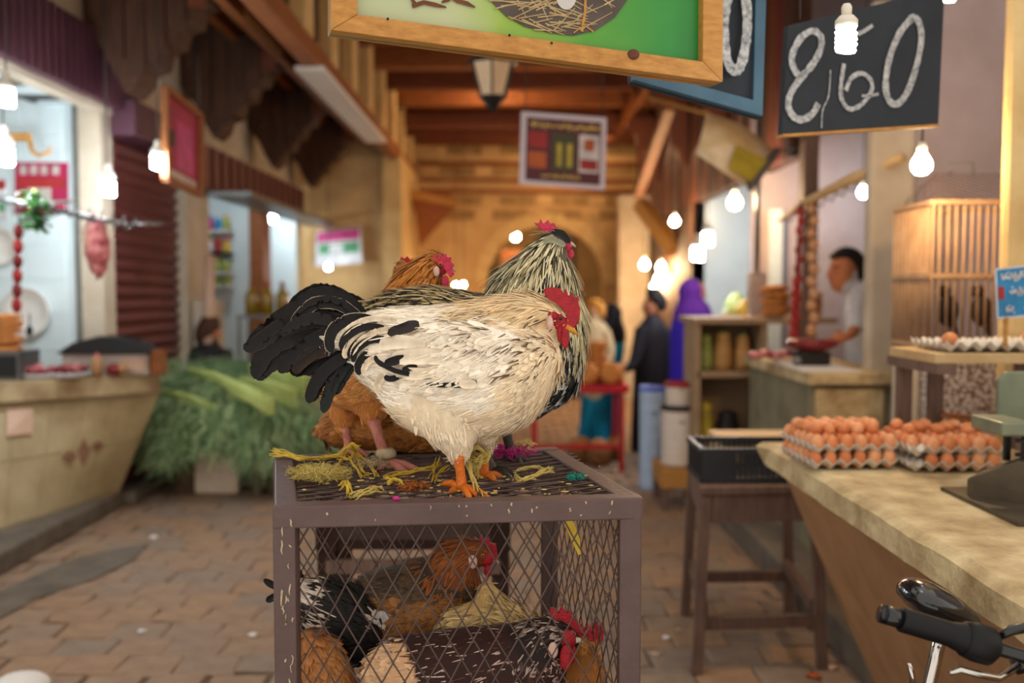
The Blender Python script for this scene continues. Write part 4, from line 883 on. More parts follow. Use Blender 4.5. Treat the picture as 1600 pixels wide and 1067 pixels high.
mb = MB(); mb.ribbon([spx(915, -40) + nF * .004, spx(913, 20) + nF * .004, spx(908, 50) + nF * .004], .006, nF, .0006); mb.ribbon([spx(912, 40) + nF * .004, spx(895, 52) + nF * .004], .003, nF, .0006); mb.ribbon([spx(912, 40) + nF * .004, spx(926, 50) + nF * .004], .003, nF, .0006); mb.build('painted_bird_leg', 'wood_pine', sg)
MB().poly([spx(884 + 16 * math.cos(a), -6 + 22 * math.sin(a)) + nF * .0035 for a in np.linspace(0, 2 * math.pi, 19)[:-1]], nF * .0006).build('painted_egg', 'egg_print', sg)
mb = MB()
for q in (((640, -6), (648, 6), (644, 10), (662, 4), (680, 8), (697, 12)), ((700, -6), (715, 2), (730, 6), (742, 12)), ((690, 4), (700, 0), (708, -8))): mb.ribbon([spx(*a) + nF * .002 for a in q], [.004] + [.009] * (len(q) - 2) + [.003], nF, .0006)
mb.build('painted_twigs', 'sign_brown', sg)
MB().ell(spx(982, 89) + nF * .026, .014, .004, .012).build('wood_knot', 'sign_brown', sg)
for q in ((602, 35), (855, 72), (790, 60)): MB().ell(spx(*q) + nF * .028, .003, .002, .003, 8, 6).build('nail', 'black_metal', sg)
for q in ((600, .02), (1030, .1)): MB().tube([P(q[0], -200, 2.05 + q[1] * 2), P(q[0], -420, 2.05 + q[1] * 2)], .004, 6).build('hanging_wire', 'cord', sg)
# chalk board with a big 0 in a blue frame
S1 = [P(960, -150, 2.62), P(1196, -130, 2.72), P(1186, 184, 2.72), P(986, 128, 2.58)]
bd = thing('chalk_board', 'blue framed chalk board with a large 0 behind the green sign', 'price board', (S1[0] + S1[2]) / 2)
mb, nS = slab(S1, .018); nF1 = -nS; mb.build('panel', 'chalk_board', bd)
for a, b, ia, ib in ((3, 2, (.05, .93), (.93, .93)), (1, 2, (.93, .05), (.93, .93)), (0, 3, (.05, .05), (.05, .93)), (0, 1, (.05, .05), (.93, .05))):
    A, B, C_, D_ = S1[a], S1[b], quadpt(S1, *ib), quadpt(S1, *ia)
    MB().hexa([A + nF1 * .02, B + nF1 * .02, C_ + nF1 * .015, D_ + nF1 * .015], [A + nS * .02, B + nS * .02, C_ + nS * .02, D_ + nS * .02]).build('frame_rail', 'blue_frame', bd)
def on(pl, n, px, py, off=.004):
    r = ray(px, py); o = pl[0]; t = (o - Vector((0, 0, CAMZ))).dot(n) / r.dot(n); return Vector((0, 0, CAMZ)) + r * t + n * off
def chalk_stroke(pl, n, pts, w, parent, name='chalk_digit', m='chalk'):
    q = cat_rom([on(pl, n, *p) for p in pts], 6 * len(pts)); mb = MB(); mb.ribbon([Vector(v) for v in q], [w * random.uniform(.85, 1.12) for _ in q], n, .001); return mb.build(name, m, parent)
chalk_stroke(S1, nF1, [(1148, -30), (1135, 0), (1130, 50), (1134, 90), (1146, 112), (1158, 98), (1166, 50), (1164, 0), (1150, -30)], .028, bd)
# price board 260
S2 = [P(1231, 40, 2.78), P(1476, -18, 2.98), P(1466, 196, 2.98), P(1222, 212, 2.78)]
pb = thing('chalk_board', 'black chalk board priced 260 hanging at the upper right', 'price board', (S2[0] + S2[2]) / 2)
mb, nS = slab(S2, .02); nF2 = -nS; mb.build('panel', 'chalk_board', pb)
MB().bar(quadpt(S2, .0, 1.0) + nS * .01, quadpt(S2, 1, 1.0) + nS * .01, .03, .008).build('lower_edge', 'wood_pine', pb)
chalk_stroke(S2, nF2, [(1250, 122), (1239, 108), (1236, 88), (1248, 62), (1267, 49), (1281, 58), (1280, 78), (1268, 101), (1250, 122), (1235, 144), (1230, 166), (1239, 183), (1253, 187), (1268, 178), (1277, 162)], .021, pb)
chalk_stroke(S2, nF2, [(1317, 100), (1313, 128), (1313, 153), (1324, 170), (1341, 166), (1358, 147), (1360, 128), (1345, 115), (1328, 123), (1320, 142)], .014, pb); chalk_stroke(S2, nF2, [(1345, 150), (1358, 150), (1371, 147)], .008, pb)
chalk_stroke(S2, nF2, [(1338, 54), (1350, 48), (1362, 40)], .012, pb)
chalk_stroke(S2, nF2, [(1424, 28), (1404, 52), (1388, 92), (1382, 134), (1388, 158), (1402, 162), (1418, 140), (1432, 96), (1438, 56), (1432, 32), (1422, 28)], .022, pb)
chalk_stroke(S2, nF2, [(1296, 110), (1293, 150), (1284, 172), (1282, 200)], .004, pb, 'chalk_scratch')
for q in (1250, 1460): MB().tube([P(q, 30 if q < 1300 else -10, 2.8 if q < 1300 else 2.97), P(q + 2, -220, 2.85)], .003, 5).build('hanging_wire', 'cord', pb)
# framed product poster hanging in the alley
mat('poster_white', (206, 196, 206), rough=.5); mat('maroon', (92, 24, 40), (70, 16, 30), scale=4, rough=.5); mat('gold_text', (206, 180, 90), rough=.6)
for nm, c in (('p_red', (176, 40, 40)), ('p_orange', (200, 96, 40)), ('p_olive', (70, 74, 44)), ('p_pale', (206, 190, 180)), ('p_pink', (206, 60, 130)), ('p_green', (90, 160, 110)), ('p_white', (226, 222, 222)), ('p_blue', (40, 140, 196)), ('p_yellow', (206, 180, 60)), ('p_dark', (36, 26, 26)), ('p_magenta', (176, 24, 76))): mat(nm, c, tuple(int(v * .75) for v in c), scale=9, rough=.55)
S3 = [P(815, 174, 6.8), P(948, 184, 6.9), P(945, 297, 6.9), P(812, 287, 6.8)]
po = thing('hanging_poster', 'white framed maroon product poster hanging mid alley', 'poster', (S3[0] + S3[2]) / 2)
mb, nS = slab(S3, .02); n3 = -nS; mb.build('panel', 'poster_white', po)
rect(MB(), S3, .06, .94, .07, .94, n3).build('printed_field', 'maroon', po)
for nm, a in (('p_red', (.09, .30, .26, .48)), ('p_orange', (.09, .30, .54, .76)), ('p_olive', (.37, .63, .26, .78)), ('p_white', (.68, .92, .26, .78)), ('p_orange', (.74, .86, .32, .48)), ('p_red', (.70, .90, .60, .74)), ('p_yellow', (.42, .48, .40, .72)), ('p_yellow', (.54, .60, .40, .72))): rect(MB(), S3, *a, n3, .001, .0028 if nm not in ('p_yellow',) and a[0] not in (.74, .70) else .0042).build('printed_picture', nm, po)
mb = MB(); squiggle(mb, S3, .10, .90, .165, .07, n3 * 1.6, .012, 5); mb.build('lettering', 'gold_text', po, kind='stuff'); mb = MB(); squiggle(mb, S3, .25, .70, .86, .05, n3 * 1.6, .010, 6); mb.build('lettering', 'gold_text', po, kind='stuff')
for q in (.05, .95):
    a = quadpt(S3, q, 0); MB().tube([a, a + Vector((0, 0, 1.2))], .004, 5).build('hanging_wire', 'cord', po)
# pink and green poster on the left return wall
S4 = [P(494, 362, 13.05), P(563, 355, 13.0), P(566, 411, 13.0), P(492, 416, 13.05)]
po = thing('wall_poster', 'pink and green poster on the far left wall', 'poster', (S4[0] + S4[2]) / 2); mb, nS = slab(S4, .03); n4 = -nS; mb.build('panel', 'p_white', po)
rect(MB(), S4, .03, .97, .03, .32, n4).build('printed_band', 'p_pink', po); rect(MB(), S4, .08, .95, .38, .68, n4).build('printed_picture', 'p_green', po); rect(MB(), S4, .3, .6, .42, .66, n4, .001, .004).build('printed_picture', 'p_white', po)
# framed magenta sign hanging over the left shops, red poster in the butcher stall
S5 = [P(256, 138, 6.6), P(311, 182, 7.2), P(311, 304, 7.2), P(256, 278, 6.6)]
po = thing('hanging_sign', 'magenta sign in a wooden frame hanging before the shutter', 'sign', (S5[0] + S5[2]) / 2); mb, nS = slab(S5, .02); n5 = -nS; mb.build('panel', 'p_magenta', po)
for a, b in ((0, 1), (1, 2), (2, 3), (3, 0)): MB().bar(S5[a] + n5 * .01, S5[b] + n5 * .01, .045, .045).build('frame_rail', 'wood_warm', po)
rect(MB(), S5, .35, .8, .25, .8, n5).build('printed_picture', 'p_pink', po); rect(MB(), S5, .1, .28, .4, .6, n5).build('printed_picture', 'p_dark', po); rect(MB(), S5, .1, .9, .86, .97, n5).build('printed_band', 'p_pale', po)
for q in (0, 1): MB().tube([S5[q], S5[q] + Vector((0, 0, .75))], .005, 5).build('hanging_wire', 'cord', po)
S6 = [P(23, 253, 6.87), P(105, 254, 6.87), P(105, 333, 6.87), P(23, 334, 6.87)]
po = thing('wall_poster', 'red meat poster on the white butcher wall', 'poster', (S6[0] + S6[2]) / 2); mb, nS = slab(S6, .02); n6 = -nS; mb.build('panel', 'p_magenta', po)
rect(MB(), S6, .05, .95, .3, .5, n6).build('printed_band', 'p_red', po); rect(MB(), S6, .25, .7, .5, .85, n6, .001, .003).build('printed_picture', 'p_pale', po)
for u in (.1, .3, .5, .72): rect(MB(), S6, u, u + .13, .06, .24, n6).build('printed_picture', 'p_pale', po)
S7 = [P(-20, 274, 6.87), P(10, 275, 6.87), P(10, 345, 6.87), P(-20, 344, 6.87)]
po = thing('wall_poster', 'white price sheet at the left edge of the butcher wall', 'poster', S7[0]); mb, nS = slab(S7, .015); mb.build('panel', 'p_white', po); rect(MB(), S7, .5, .95, .1, .3, n6).build('printed_band', 'p_red', po); rect(MB(), S7, .6, .95, .6, .8, n6).build('printed_band', 'p_green', po)
# blue sign on the right pillar
S8 = [P(1555, 421, 3.3), P(1625, 413, 3.3), P(1627, 492, 3.3), P(1558, 497, 3.3)]
po = thing('blue_sign', 'small blue sign with white cursive lettering over the egg tray', 'sign', (S8[0] + S8[2]) / 2); mb, nS = slab(S8, .008); n8 = -nS; mb.build('panel', 'p_blue', po)
for q in ((.12, .95, .18, .14, 11), (.30, .95, .48, .14, 12), (.2, .36, .84, .12, 13), (.62, .9, .84, .12, 14)): mb = MB(); squiggle(mb, S8, *q[:4], n8 * 1.5, .006, q[4]); mb.build('lettering', 'p_white', po, kind='stuff')
rect(MB(), S8, .04, .18, .36, .62, n8).build('printed_picture', 'p_red', po)
for a, b in ((0, 1), (1, 2), (2, 3), (3, 0)): MB().bar(S8[a] + n8 * .002, S8[b] + n8 * .002, .004, .006).build('border', 'p_white', po)
MB().bar(quadpt(S8, .2, 1), quadpt(S8, .2, 1) - Vector((0, 0, .10)), .012, .012).build('stake', 'wood_pine', po); MB().bar(quadpt(S8, .8, 1), quadpt(S8, .8, 1) - Vector((0, 0, .10)), .012, .012).build('stake', 'wood_pine', po)
# curved plastic awning
mat('plastic_sheet', (226, 204, 170), (190, 150, 90), scale=5, rough=.22, spec=.7)
aw = thing('plastic_awning', 'shiny curved plastic awning tilted over the right stall', 'awning', P(1160, 235, 6.0))
q = []; N_ = 9
for i in range(N_):
    f = i / (N_ - 1); bow = math.sin(f * math.pi) * .10
    q.append((P(1105 + 105 * f, 178 + 58 * f, 6.4) + Vector((0, -bow * .3, bow * .4)), P(1088 + 78 * f, 240 + 52 * f, 5.9) + Vector((0, -bow, -bow * .3))))
vs = [p for a in q for p in a]; vs2 = [p + Vector((0, .012, .004)) for p in vs]; k = len(vs)
fs = [(2 * i, 2 * i + 1, 2 * i + 3, 2 * i + 2) for i in range(N_ - 1)] + [(k + 2 * i + 2, k + 2 * i + 3, k + 2 * i + 1, k + 2 * i) for i in range(N_ - 1)] + [(2 * i, 2 * i + 2, k + 2 * i + 2, k + 2 * i) for i in range(N_ - 1)] + [(2 * i + 3, 2 * i + 1, k + 2 * i + 1, k + 2 * i + 3) for i in range(N_ - 1)]
MB().add(vs + vs2, fs, True).build('sheet', 'plastic_sheet', aw)
MB().bar(q[-1][0] + Vector((.02, 0, 0)), q[-1][1] + Vector((.02, 0, 0)), .03, .05).build('edge_rail', 'grey_metal', aw); MB().bar(q[0][0], q[0][0] + Vector((-.25, 1.0, .3)), .02, .02).build('stay', 'wood_pine', aw); MB().bar(q[-1][0], q[-1][0] + Vector((.35, .6, .1)), .02, .02).build('stay', 'grey_metal', aw)
mb = MB(); a, b = q[4], q[8]; Q = [q[4][0].lerp(q[4][1], .45), q[8][0].lerp(q[8][1], .3), q[8][0].lerp(q[8][1], .9), q[4][0].lerp(q[4][1], .9)]
mb.hexa([p + Vector((0, -.045, 0)) for p in Q], [p + Vector((0, -.035, 0)) for p in Q]); mb.build('printed_label', 'p_yellow', aw)
# ================================================================== RIGHT: EGG COUNTER
ct = thing('stone_counter', 'worn pale stone counter with a slanted base on the right', 'counter', (1.4, 2.5, 0))
Y0, Y1 = 1.15, 3.75
m = MB(); n = 40; prof = []
for i in range(n + 1):
    y = Y0 + (Y1 - Y0) * i / n; prof.append((y, 1.0 + .004 * math.sin(i * .9) + random.uniform(-.004, .004) - (.03 if i == n else 0), .935 + random.uniform(-.004, .004)))
vs = []; 
for y, xt, xb in prof: vs += [(xt + .022, y, 1.0), (xt - .006, y, .983), (xb + .055, y, .915), (xb + .11, y, .90), (1.88, y, .90), (1.88, y, 1.0)]
fs = [(i * 6 + j, i * 6 + (j + 1) % 6, (i + 1) * 6 + (j + 1) % 6, (i + 1) * 6 + j) for i in range(n) for j in range(6)] + [tuple(range(6))[::-1], tuple(n * 6 + j for j in range(6))]
m.add(vs, fs); m.build('worktop', 'concrete', ct)
mat('base_brown', (186, 140, 98), (150, 108, 72), scale=4, rough=.8, bump=.2)
MB().hexa([(1.44, Y0, .0), (1.88, Y0, .0), (1.88, Y1 - .1, .0), (1.44, Y1 - .1, .0)], [(1.05, Y0, .905), (1.88, Y0, .905), (1.88, Y1 - .04, .905), (1.05, Y1 - .04, .905)]).build('base', 'base_brown', ct)
# egg trays and eggs
mat('tray_pulp', (228, 220, 208), (200, 190, 176), scale=20, rough=.9, bump=.3, bscale=80)
for i, (a, b) in enumerate((((226, 146, 92), (208, 122, 72)), ((234, 166, 116), (216, 140, 92)), ((214, 130, 78), (196, 112, 62)))): mat('egg%d' % i, a, b, scale=30, rough=.5)
PT = .05
def tray_mesh(nx, ny):
    s = 6; W_, H_ = nx * s, ny * s; vs = []
    f = lambda i, j: .019 * (math.cos(2 * math.pi * i / s) + math.cos(2 * math.pi * j / s)) / 2 + .02
    for lay in (0, -.003):
        for j in range(H_ + 1):
            for i in range(W_ + 1): vs.append((i / s * PT, j / s * PT, f(i, j) + lay))
    k = (W_ + 1) * (H_ + 1); ix = lambda i, j: j * (W_ + 1) + i
    fs = [(ix(i, j), ix(i + 1, j), ix(i + 1, j + 1), ix(i, j + 1)) for j in range(H_) for i in range(W_)] + [(k + ix(i, j + 1), k + ix(i + 1, j + 1), k + ix(i + 1, j), k + ix(i, j)) for j in range(H_) for i in range(W_)]
    for i in range(W_): fs += [(ix(i, 0), k + ix(i, 0), k + ix(i + 1, 0), ix(i + 1, 0)), (ix(i + 1, H_), k + ix(i + 1, H_), k + ix(i, H_), ix(i, H_))]
    for j in range(H_): fs += [(ix(0, j + 1), k + ix(0, j + 1), k + ix(0, j), ix(0, j)), (ix(W_, j), k + ix(W_, j), k + ix(W_, j + 1), ix(W_, j + 1))]
    me = bpy.data.meshes.new('egg_tray'); me.from_pydata(vs, [], fs); me.update(); me.materials.append(MATS['tray_pulp']); me.polygons.foreach_set('use_smooth', [True] * len(fs)); return me
tm = tray_mesh(6, 6)
egg_me = []
for i in range(3):
    e = MB().lathe((0, 0, 0), [(.0012, -.0285), (.011, -.026), (.0175, -.019), (.0215, -.008), (.0218, .002), (.0195, .013), (.0145, .022), (.0075, .0275), (.001, .0292)], 14).mesh('egg'); e.materials.append(MATS['egg%d' % i]); egg_me.append(e)
def egg(x, y, z, label, group, lie=False):
    o = bpy.data.objects.new('egg', random.choice(egg_me)); COL.objects.link(o); o.location = (x, y, z)
    o.rotation_euler = (random.uniform(-.15, .15), random.uniform(-.15, .15), random.uniform(0, 6)) if not lie else (math.pi / 2 + random.uniform(-.3, .3), random.uniform(-.3, .3), random.uniform(-.9, .9))
    s = random.uniform(.95, 1.06); o.scale = (s, s, s); return tag(o, label, 'egg', group)
def tray(x, y, z, rz, label, group='egg trays on the stone counter'):
    o = bpy.data.objects.new('egg_tray', tm); COL.objects.link(o); o.location = (x, y, z); o.rotation_euler.z = rz; tag(o, label, 'egg tray', group)
    M_ = Matrix.Translation((x, y, z)) @ Matrix.Rotation(rz, 4, 'Z'); return M_
ORD = ['first', 'second', 'third', 'fourth', 'fifth', 'sixth', 'seventh']
TL = [(.985, 3.14, .06), (1.30, 3.10, -.02)]
for k, (x, y, rz) in enumerate(TL):
    nm = ('left', 'right')[k]
    M0 = tray(x, y, 1.003, rz, 'lower pulp egg tray of the %s stack on the counter' % nm); M1 = tray(x + .006, y + .004, 1.052, rz + .02, 'upper pulp egg tray of the %s stack on the counter' % nm)
    for j in range(6):
        for i in range(6):
            if j == 0 or (k == 0 and i == 0):
                if k == 1 and j == 0 and i == 0: continue
                p = M0 @ Vector(((i + .5) * PT, (j + .5) * PT, .034)); egg(p.x, p.y, p.z, 'brown egg peeping from the lower tray of the %s stack, %s' % (nm, ('%s along its front' % ORD[i]) if j == 0 else ('%s along its left side' % ORD[j])), 'eggs in the lower %s tray' % nm)
            p = M1 @ Vector(((i + .5) * PT, (j + .5) * PT, .037)); egg(p.x, p.y, p.z, 'brown egg in the upper %s tray, %s from the left in the %s row' % (nm, ORD[i], ORD[j]), 'eggs in the upper %s tray' % nm)
            if (k == 0 and 1 <= j and i < 6 and (i + j) % 1 == 0 and not (i == 5 and j < 3)) or (k == 1 and j >= 2 and (i + j) % 2 == 0):
                p = M1 @ Vector(((i + .5 + .3) * PT, (j + .9) * PT - .01, .074)); 
                if j < 5: egg(p.x, p.y, p.z, 'egg lying on the %s tray heap, %s from left, %s line back' % (nm, ORD[i], ORD[j]), 'eggs heaped on the %s tray' % nm, True)
# egg tray and loose eggs on the shelf above
mat('shelf_wood', (206, 176, 128), (176, 142, 96), scale=8, rough=.75)
shf = thing('wooden_shelf', 'pale wooden shelf holding an egg tray by the right pillar', 'shelf', (1.75, 3.5, 0))
BX(1.45, 2.05, 3.28, 3.68, 1.345, 1.38).build('board', 'shelf_wood', shf, bevel=.003); BX(1.45, 1.52, 3.27, 3.7, 1.31, 1.345).build('bracket', 'wood_stool', shf)
for x, y in ((1.50, 3.66), (1.62, 3.66), (1.95, 3.66)): BX(x - .025, x + .025, y - .02, y + .02, .16, 1.345).build('leg', 'wood_stool', shf)
M0 = tray(1.50, 3.31, 1.383, .0, 'empty looking pulp egg tray on the wooden shelf', 'egg trays on the shelf'); M1 = tray(1.79, 3.33, 1.384, .03, 'pulp egg tray on the shelf below the blue sign', 'egg trays on the shelf')
egg(*(M0 @ Vector((.05 * .5, .05 * .6, .045))), 'single brown egg at the left end of the shelf tray', 'eggs on the shelf', True); egg(*(M1 @ Vector((.05 * 1.0, .05 * 1.5, .05))), 'single brown egg under the blue sign', 'eggs on the shelf', True)
# weighing scale at the right edge
mat('scale_body', (96, 84, 66), (64, 54, 42), scale=8, rough=.5, metal=.3); mat('scale_plate', (132, 136, 112), (100, 106, 86), scale=8, rough=.4, metal=.2)
sc_ = thing('weighing_scale', 'old olive metal weighing scale on the stone counter', 'scale', (1.6, 2.6, 1.0))
MB().poly([(1.30, 2.72, 1.003), (1.66, 2.40, 1.003), (1.66, 2.40, 1.07), (1.58, 2.48, 1.115), (1.40, 2.64, 1.125), (1.30, 2.72, 1.06)], (.14, .16, 0)).build('base', 'scale_body', sc_, bevel=.006)
BX(1.28, 1.66, 2.40, 2.84, 1.001, 1.012).build('foot_plate', 'scale_body', sc_)
for a in (1.44, 1.54):
    for y in (2.68, 2.78): BX(a, a + .016, y, y + .016, 1.10, 1.20).build('column', 'black_metal', sc_)
for z in (1.13, 1.17): BX(1.42, 1.62, 2.675, 2.69, z, z + .010).build('lever', 'black_metal', sc_)
BX(1.345, 1.44, 2.62, 2.80, 1.195, 1.235).build('weight_pan', 'scale_plate', sc_, bevel=.006)
MB().hexa([(1.43, 2.64, 1.195), (1.86, 2.50, 1.185), (1.86, 2.88, 1.185), (1.43, 2.88, 1.195)], [(1.43, 2.64, 1.205), (1.86, 2.50, 1.195), (1.86, 2.88, 1.195), (1.43, 2.88, 1.205)]).build('platform', 'scale_plate', sc_)
MB().poly([(1.455, 2.86, 1.205), (1.90, 2.86, 1.205), (1.90, 2.86, 1.34), (1.88, 2.86, 1.355), (1.48, 2.86, 1.355), (1.455, 2.86, 1.33)], (0, .02, 0)).build('back_plate', 'scale_plate', sc_, bevel=.006)
MB().tube([(1.52, 2.62, 1.12), (1.54, 2.58, 1.14), (1.60, 2.56, 1.14)], .008, 6).build('pointer', 'grey_metal', sc_)
cb = thing('wooden_board', 'reddish wooden board tip sticking out behind the scale', 'board', (1.5, 3.2, 1.2)); MB().hexa([P(1470, 648, 3.45), P(1530, 660, 3.45), P(1530, 668, 3.45), P(1470, 652, 3.45)], [P(1475, 644, 3.7), P(1540, 650, 3.7), P(1540, 658, 3.7), P(1475, 648, 3.7)]).build('plank', 'wood_warm', cb)
# terrazzo plinth and the reed bird cage
mat('terrazzo', (206, 196, 190), (110, 90, 84), scale=55, rough=.7, contrast=.06, detail=2)
struct('trim_16', BX(1.84, 2.5, 4.18, 4.62, .16, 1.32), 'terrazzo'); struct('trim_17', BX(1.74, 1.84, 4.3, 4.4, .16, 1.28), 'plaster_pale', bevel=.02)
mat('reed', (190, 156, 122), (156, 122, 90), scale=12, rough=.7)
rc = thing('reed_cage', 'tall reed bird cage with a sloping wire roof', 'bird cage', (2.1, 4.5, 1.32))
cx0, cx1, cy0, cy1, z0, z1 = 1.84, 2.42, 4.22, 4.64, 1.33, 1.98
for z in (z0 + .02, 1.66, z1):
    for a, b in (((cx0, cy0), (cx1, cy0)), ((cx0, cy0), (cx0, cy1)), ((cx1, cy0), (cx1, cy1)), ((cx0, cy1), (cx1, cy1))): MB().bar((*a, z), (*b, z), .02, .02).build('rail', 'reed', rc)
for i in range(18):
    x = cx0 + (cx1 - cx0) * i / 17
    for y in (cy0, cy1): MB().tube([(x, y, z0), (x + random.uniform(-.004, .004), y, z1)], .006, 6).build('reed_bar', 'reed', rc)
for i in range(1, 10):
    y = cy0 + (cy1 - cy0) * i / 10; MB().tube([(cx0, y, z0), (cx0, y, z1)], .0075, 6).build('reed_bar', 'reed', rc)
BX(cx0, cx1, cy0, cy1, z0 - .008, z0 + .01).build('floor_board', 'wood_pine', rc)
A, B, C_, D_ = Vector((cx0, cy0, z1)), Vector((cx1, cy0, z1)), Vector((cx1 - .1, cy1 - .22, z1 + .15)), Vector((cx0 + .1, cy1 - .22, z1 + .15)); m = MB()
for Q in ((A, B, C_, D_), (Vector((cx0, cy1, z1)), A, D_, D_ + Vector((0, .02, 0)))):
    for i in range(-8, 11, 1 if Q[0] == A else 3):
        pr = []; pl_ = []
        for j in range(9):
            f = j / 8; u1 = (i + j) / 10; u2 = (i + 8 - j) / 10 
            if 0 <= u1 <= 1: pr.append(quadpt([Q[3], Q[2], Q[1], Q[0]], u1, 1 - f))
            if 0 <= u2 <= 1: pl_.append(quadpt([Q[3], Q[2], Q[1], Q[0]], u2, 1 - f))
        for q in (pr, pl_):
            if len(q) > 1: m.tube(q, .0018, 4, cap=False)
m.build('roof_mesh', 'cage_wire', rc, kind='stuff')
MB().tube([(2.05, 4.53, z1 + .15), (2.05, 4.53, z1 + .21), (2.16, 4.53, z1 + .21), (2.16, 4.53, z1 + .15)], .004, 5).build('handle', 'grey_metal', rc)
for i, (x, y, c) in enumerate(((2.02, 4.45, BLK), (2.2, 4.5, (60, 50, 44)))):
    b = thing('caged_bird', ('small black bird perched on the left in the reed cage', 'small brown bird perched on the right in the reed cage')[i], 'bird', (x, y, 1.4))
    m = MB(); m.ell((x, y, 1.50), .05, .04, .075); m.ell((x - .02, y, 1.59), .03, .028, .032); m.tube([(x + .02, y, 1.46), (x + .05, y, 1.36)], [.02, .008], 6); me = m.mesh('body'); set_cols(me, np.tile(np.array(lin(c)), (len(me.vertices), 1))); link('body', me, 'skinv', b)
    MB().tube([(x - .045, y, 1.59), (x - .065, y, 1.585)], [.008, .001], 6).build('beak', 'horn', b)
    for q in (-.012, .012): MB().tube([(x + q, y, 1.45), (x + q, y, 1.345)], .004, 5).build('leg', 'leg_dark', b)
# ================================================================== STOOL, CRATE, BOX
st = thing('wooden_stool', 'brown wooden stand with tall legs under the black crate', 'stand', (1.0, 4.0, 0))
zt = .80; ax = P(1093, 782, 3.95); bx_ = P(1250, 745, 4.15); cx2 = Vector((.82, 4.5, zt)); 
sq = [Vector((.78, 3.93, 0)), Vector((1.30, 3.98, 0)), Vector((1.36, 4.66, 0)), Vector((.86, 4.64, 0))]
zu = Vector((0, 0, 1))
MB().hexa([p + zu * .745 for p in sq], [p + zu * .785 for p in sq]).build('top', 'wood_stool', st, bevel=.008)
si = [p.lerp(sum(sq, Vector()) / 4, .08) for p in sq]
for a in range(4): MB().bar(si[a] + zu * .69, si[(a + 1) % 4] + zu * .69, .03, .12).build('apron', 'wood_stool', st)
for p in si: o = (p - sum(sq, Vector()) / 4) * .12; MB().bar(p + zu * .74, p + o, .042, .042).build('leg', 'wood_stool', st)
for a in range(4): MB().bar(si[a].lerp(si[a], 1) + zu * (.20 + .06 * (a % 2)), si[(a + 1) % 4] + zu * (.20 + .06 * (a % 2)), .035, .05).build('stretcher', 'wood_stool', st)
mat('crate_black', (44, 44, 48), (30, 30, 34), scale=10, rough=.5)
kr = thing('plastic_crate', 'black slotted plastic crate on the wooden stand', 'crate', (1.05, 4.15, .785))
kx0, kx1, ky0, ky1, kz0, kz1 = .80, 1.26, 4.0, 4.32, .787, .93
BX(kx0, kx1, ky0, ky1, kz0, kz0 + .012).build('bottom', 'crate_black', kr)
for z in (kz0, kz1 - .02):
    for a, b in (((kx0, ky0), (kx1, ky0)), ((kx1, ky0), (kx1, ky1)), ((kx1, ky1), (kx0, ky1)), ((kx0, ky1), (kx0, ky0))): MB().bar((*a, z + .012), (*b, z + .012), .018, .024).build('rim', 'crate_black', kr)
for i in range(19):
    x = kx0 + .02 + (kx1 - kx0 - .04) * i / 18
    for y in (ky0, ky1): BX(x - .006, x + .006, y - .005, y + .005, kz0, kz1 - .01).build('slat', 'crate_black', kr)
for i in range(8):
    y = ky0 + .02 + (ky1 - ky0 - .04) * i / 7
    for x in (kx0, kx1): BX(x - .005, x + .005, y - .006, y + .006, kz0, kz1 - .01).build('slat', 'crate_black', kr)
BX(kx0, kx0 + .14, ky0 - .008, ky0 + .002, kz0, kz1).build('end_panel', 'crate_black', kr)
mat('shelf_pale', (222, 190, 140), (196, 158, 106), scale=8, rough=.7, wood=(1, 6, 6))
wb = thing('wooden_box', 'pale wooden box lid beside the egg trays', 'box', (1.1, 4.6, .8)); 
BX(.96, 1.32, 4.37, 4.62, .787, .90).build('carton', 'shelf_pale', wb, bevel=.005); BX(.95, 1.33, 4.36, 4.63, .90, .92).build('lid', 'shelf_pale', wb, bevel=.004)
# low dark stool seen through the cage
ds = thing('low_bench', 'dark low wooden bench standing behind the wire cage', 'bench', (-.3, 3.3, 0))
mat('bench_dark', (60, 42, 36), (40, 28, 24), scale=8, rough=.95, spec=.1); a, b = P(512, 860, 3.3), P(782, 860, 3.3)
BX(a.x, b.x, 3.28, 3.62, .70, .735).build('top', 'bench_dark', ds); BX(a.x, b.x, 3.26, 3.29, .62, .665).build('apron', 'wood_stool', ds); BX(a.x, b.x, 3.58, 3.62, .62, .665).build('apron', 'bench_dark', ds)
for x in (a.x, b.x):
    for y in (3.3, 3.6): BX(x - .03, x + .03, y - .03, y + .03, 0, .86 if y < 3.5 else .7).build('leg', 'bench_dark', ds)
for x in (a.x, b.x): BX(x - .035, x + .035, 3.265, 3.335, .7, .92).build('arm_post', 'bench_dark', ds)
# ================================================================== BICYCLE
mat('bike_black', (16, 16, 18), rough=.25, coat=.4); mat('grip_rubber', (11, 11, 12), rough=.55, spec=.3); mat('saddle_gloss', (14, 15, 18), (26, 28, 32), scale=10, rough=.16, coat=.6, bump=.15, bscale=20); mat('chrome', (200, 196, 190), rough=.12, metal=1)
bk = thing('bicycle', 'bicycle with glossy black saddle and black rubber grip leaning at the counter', 'bicycle', (.9, 1.9, 0)); DG = 1.62
g0, g1 = P(1376, 958, DG), P(1600, 1026, DG); ax = (g1 - g0)
pts = []; rad = []
for i in range(41):
    f = i / 40; pts.append(g0 + ax * (.14 + .45 * f)); rad.append(.0205 + .0012 * (i % 2) + (.006 * max(0, f - .75) * 4))
MB().tube(pts, rad, 16).build('grip', 'grip_rubber', bk)
MB().tube([g0, g0 + ax * .16], .0165, 16).build('bar_end', 'bike_black', bk); MB().tube([g0 - ax * .002, g0 + ax * .03], .0165, 16).build('end_plug', 'bike_black', bk)
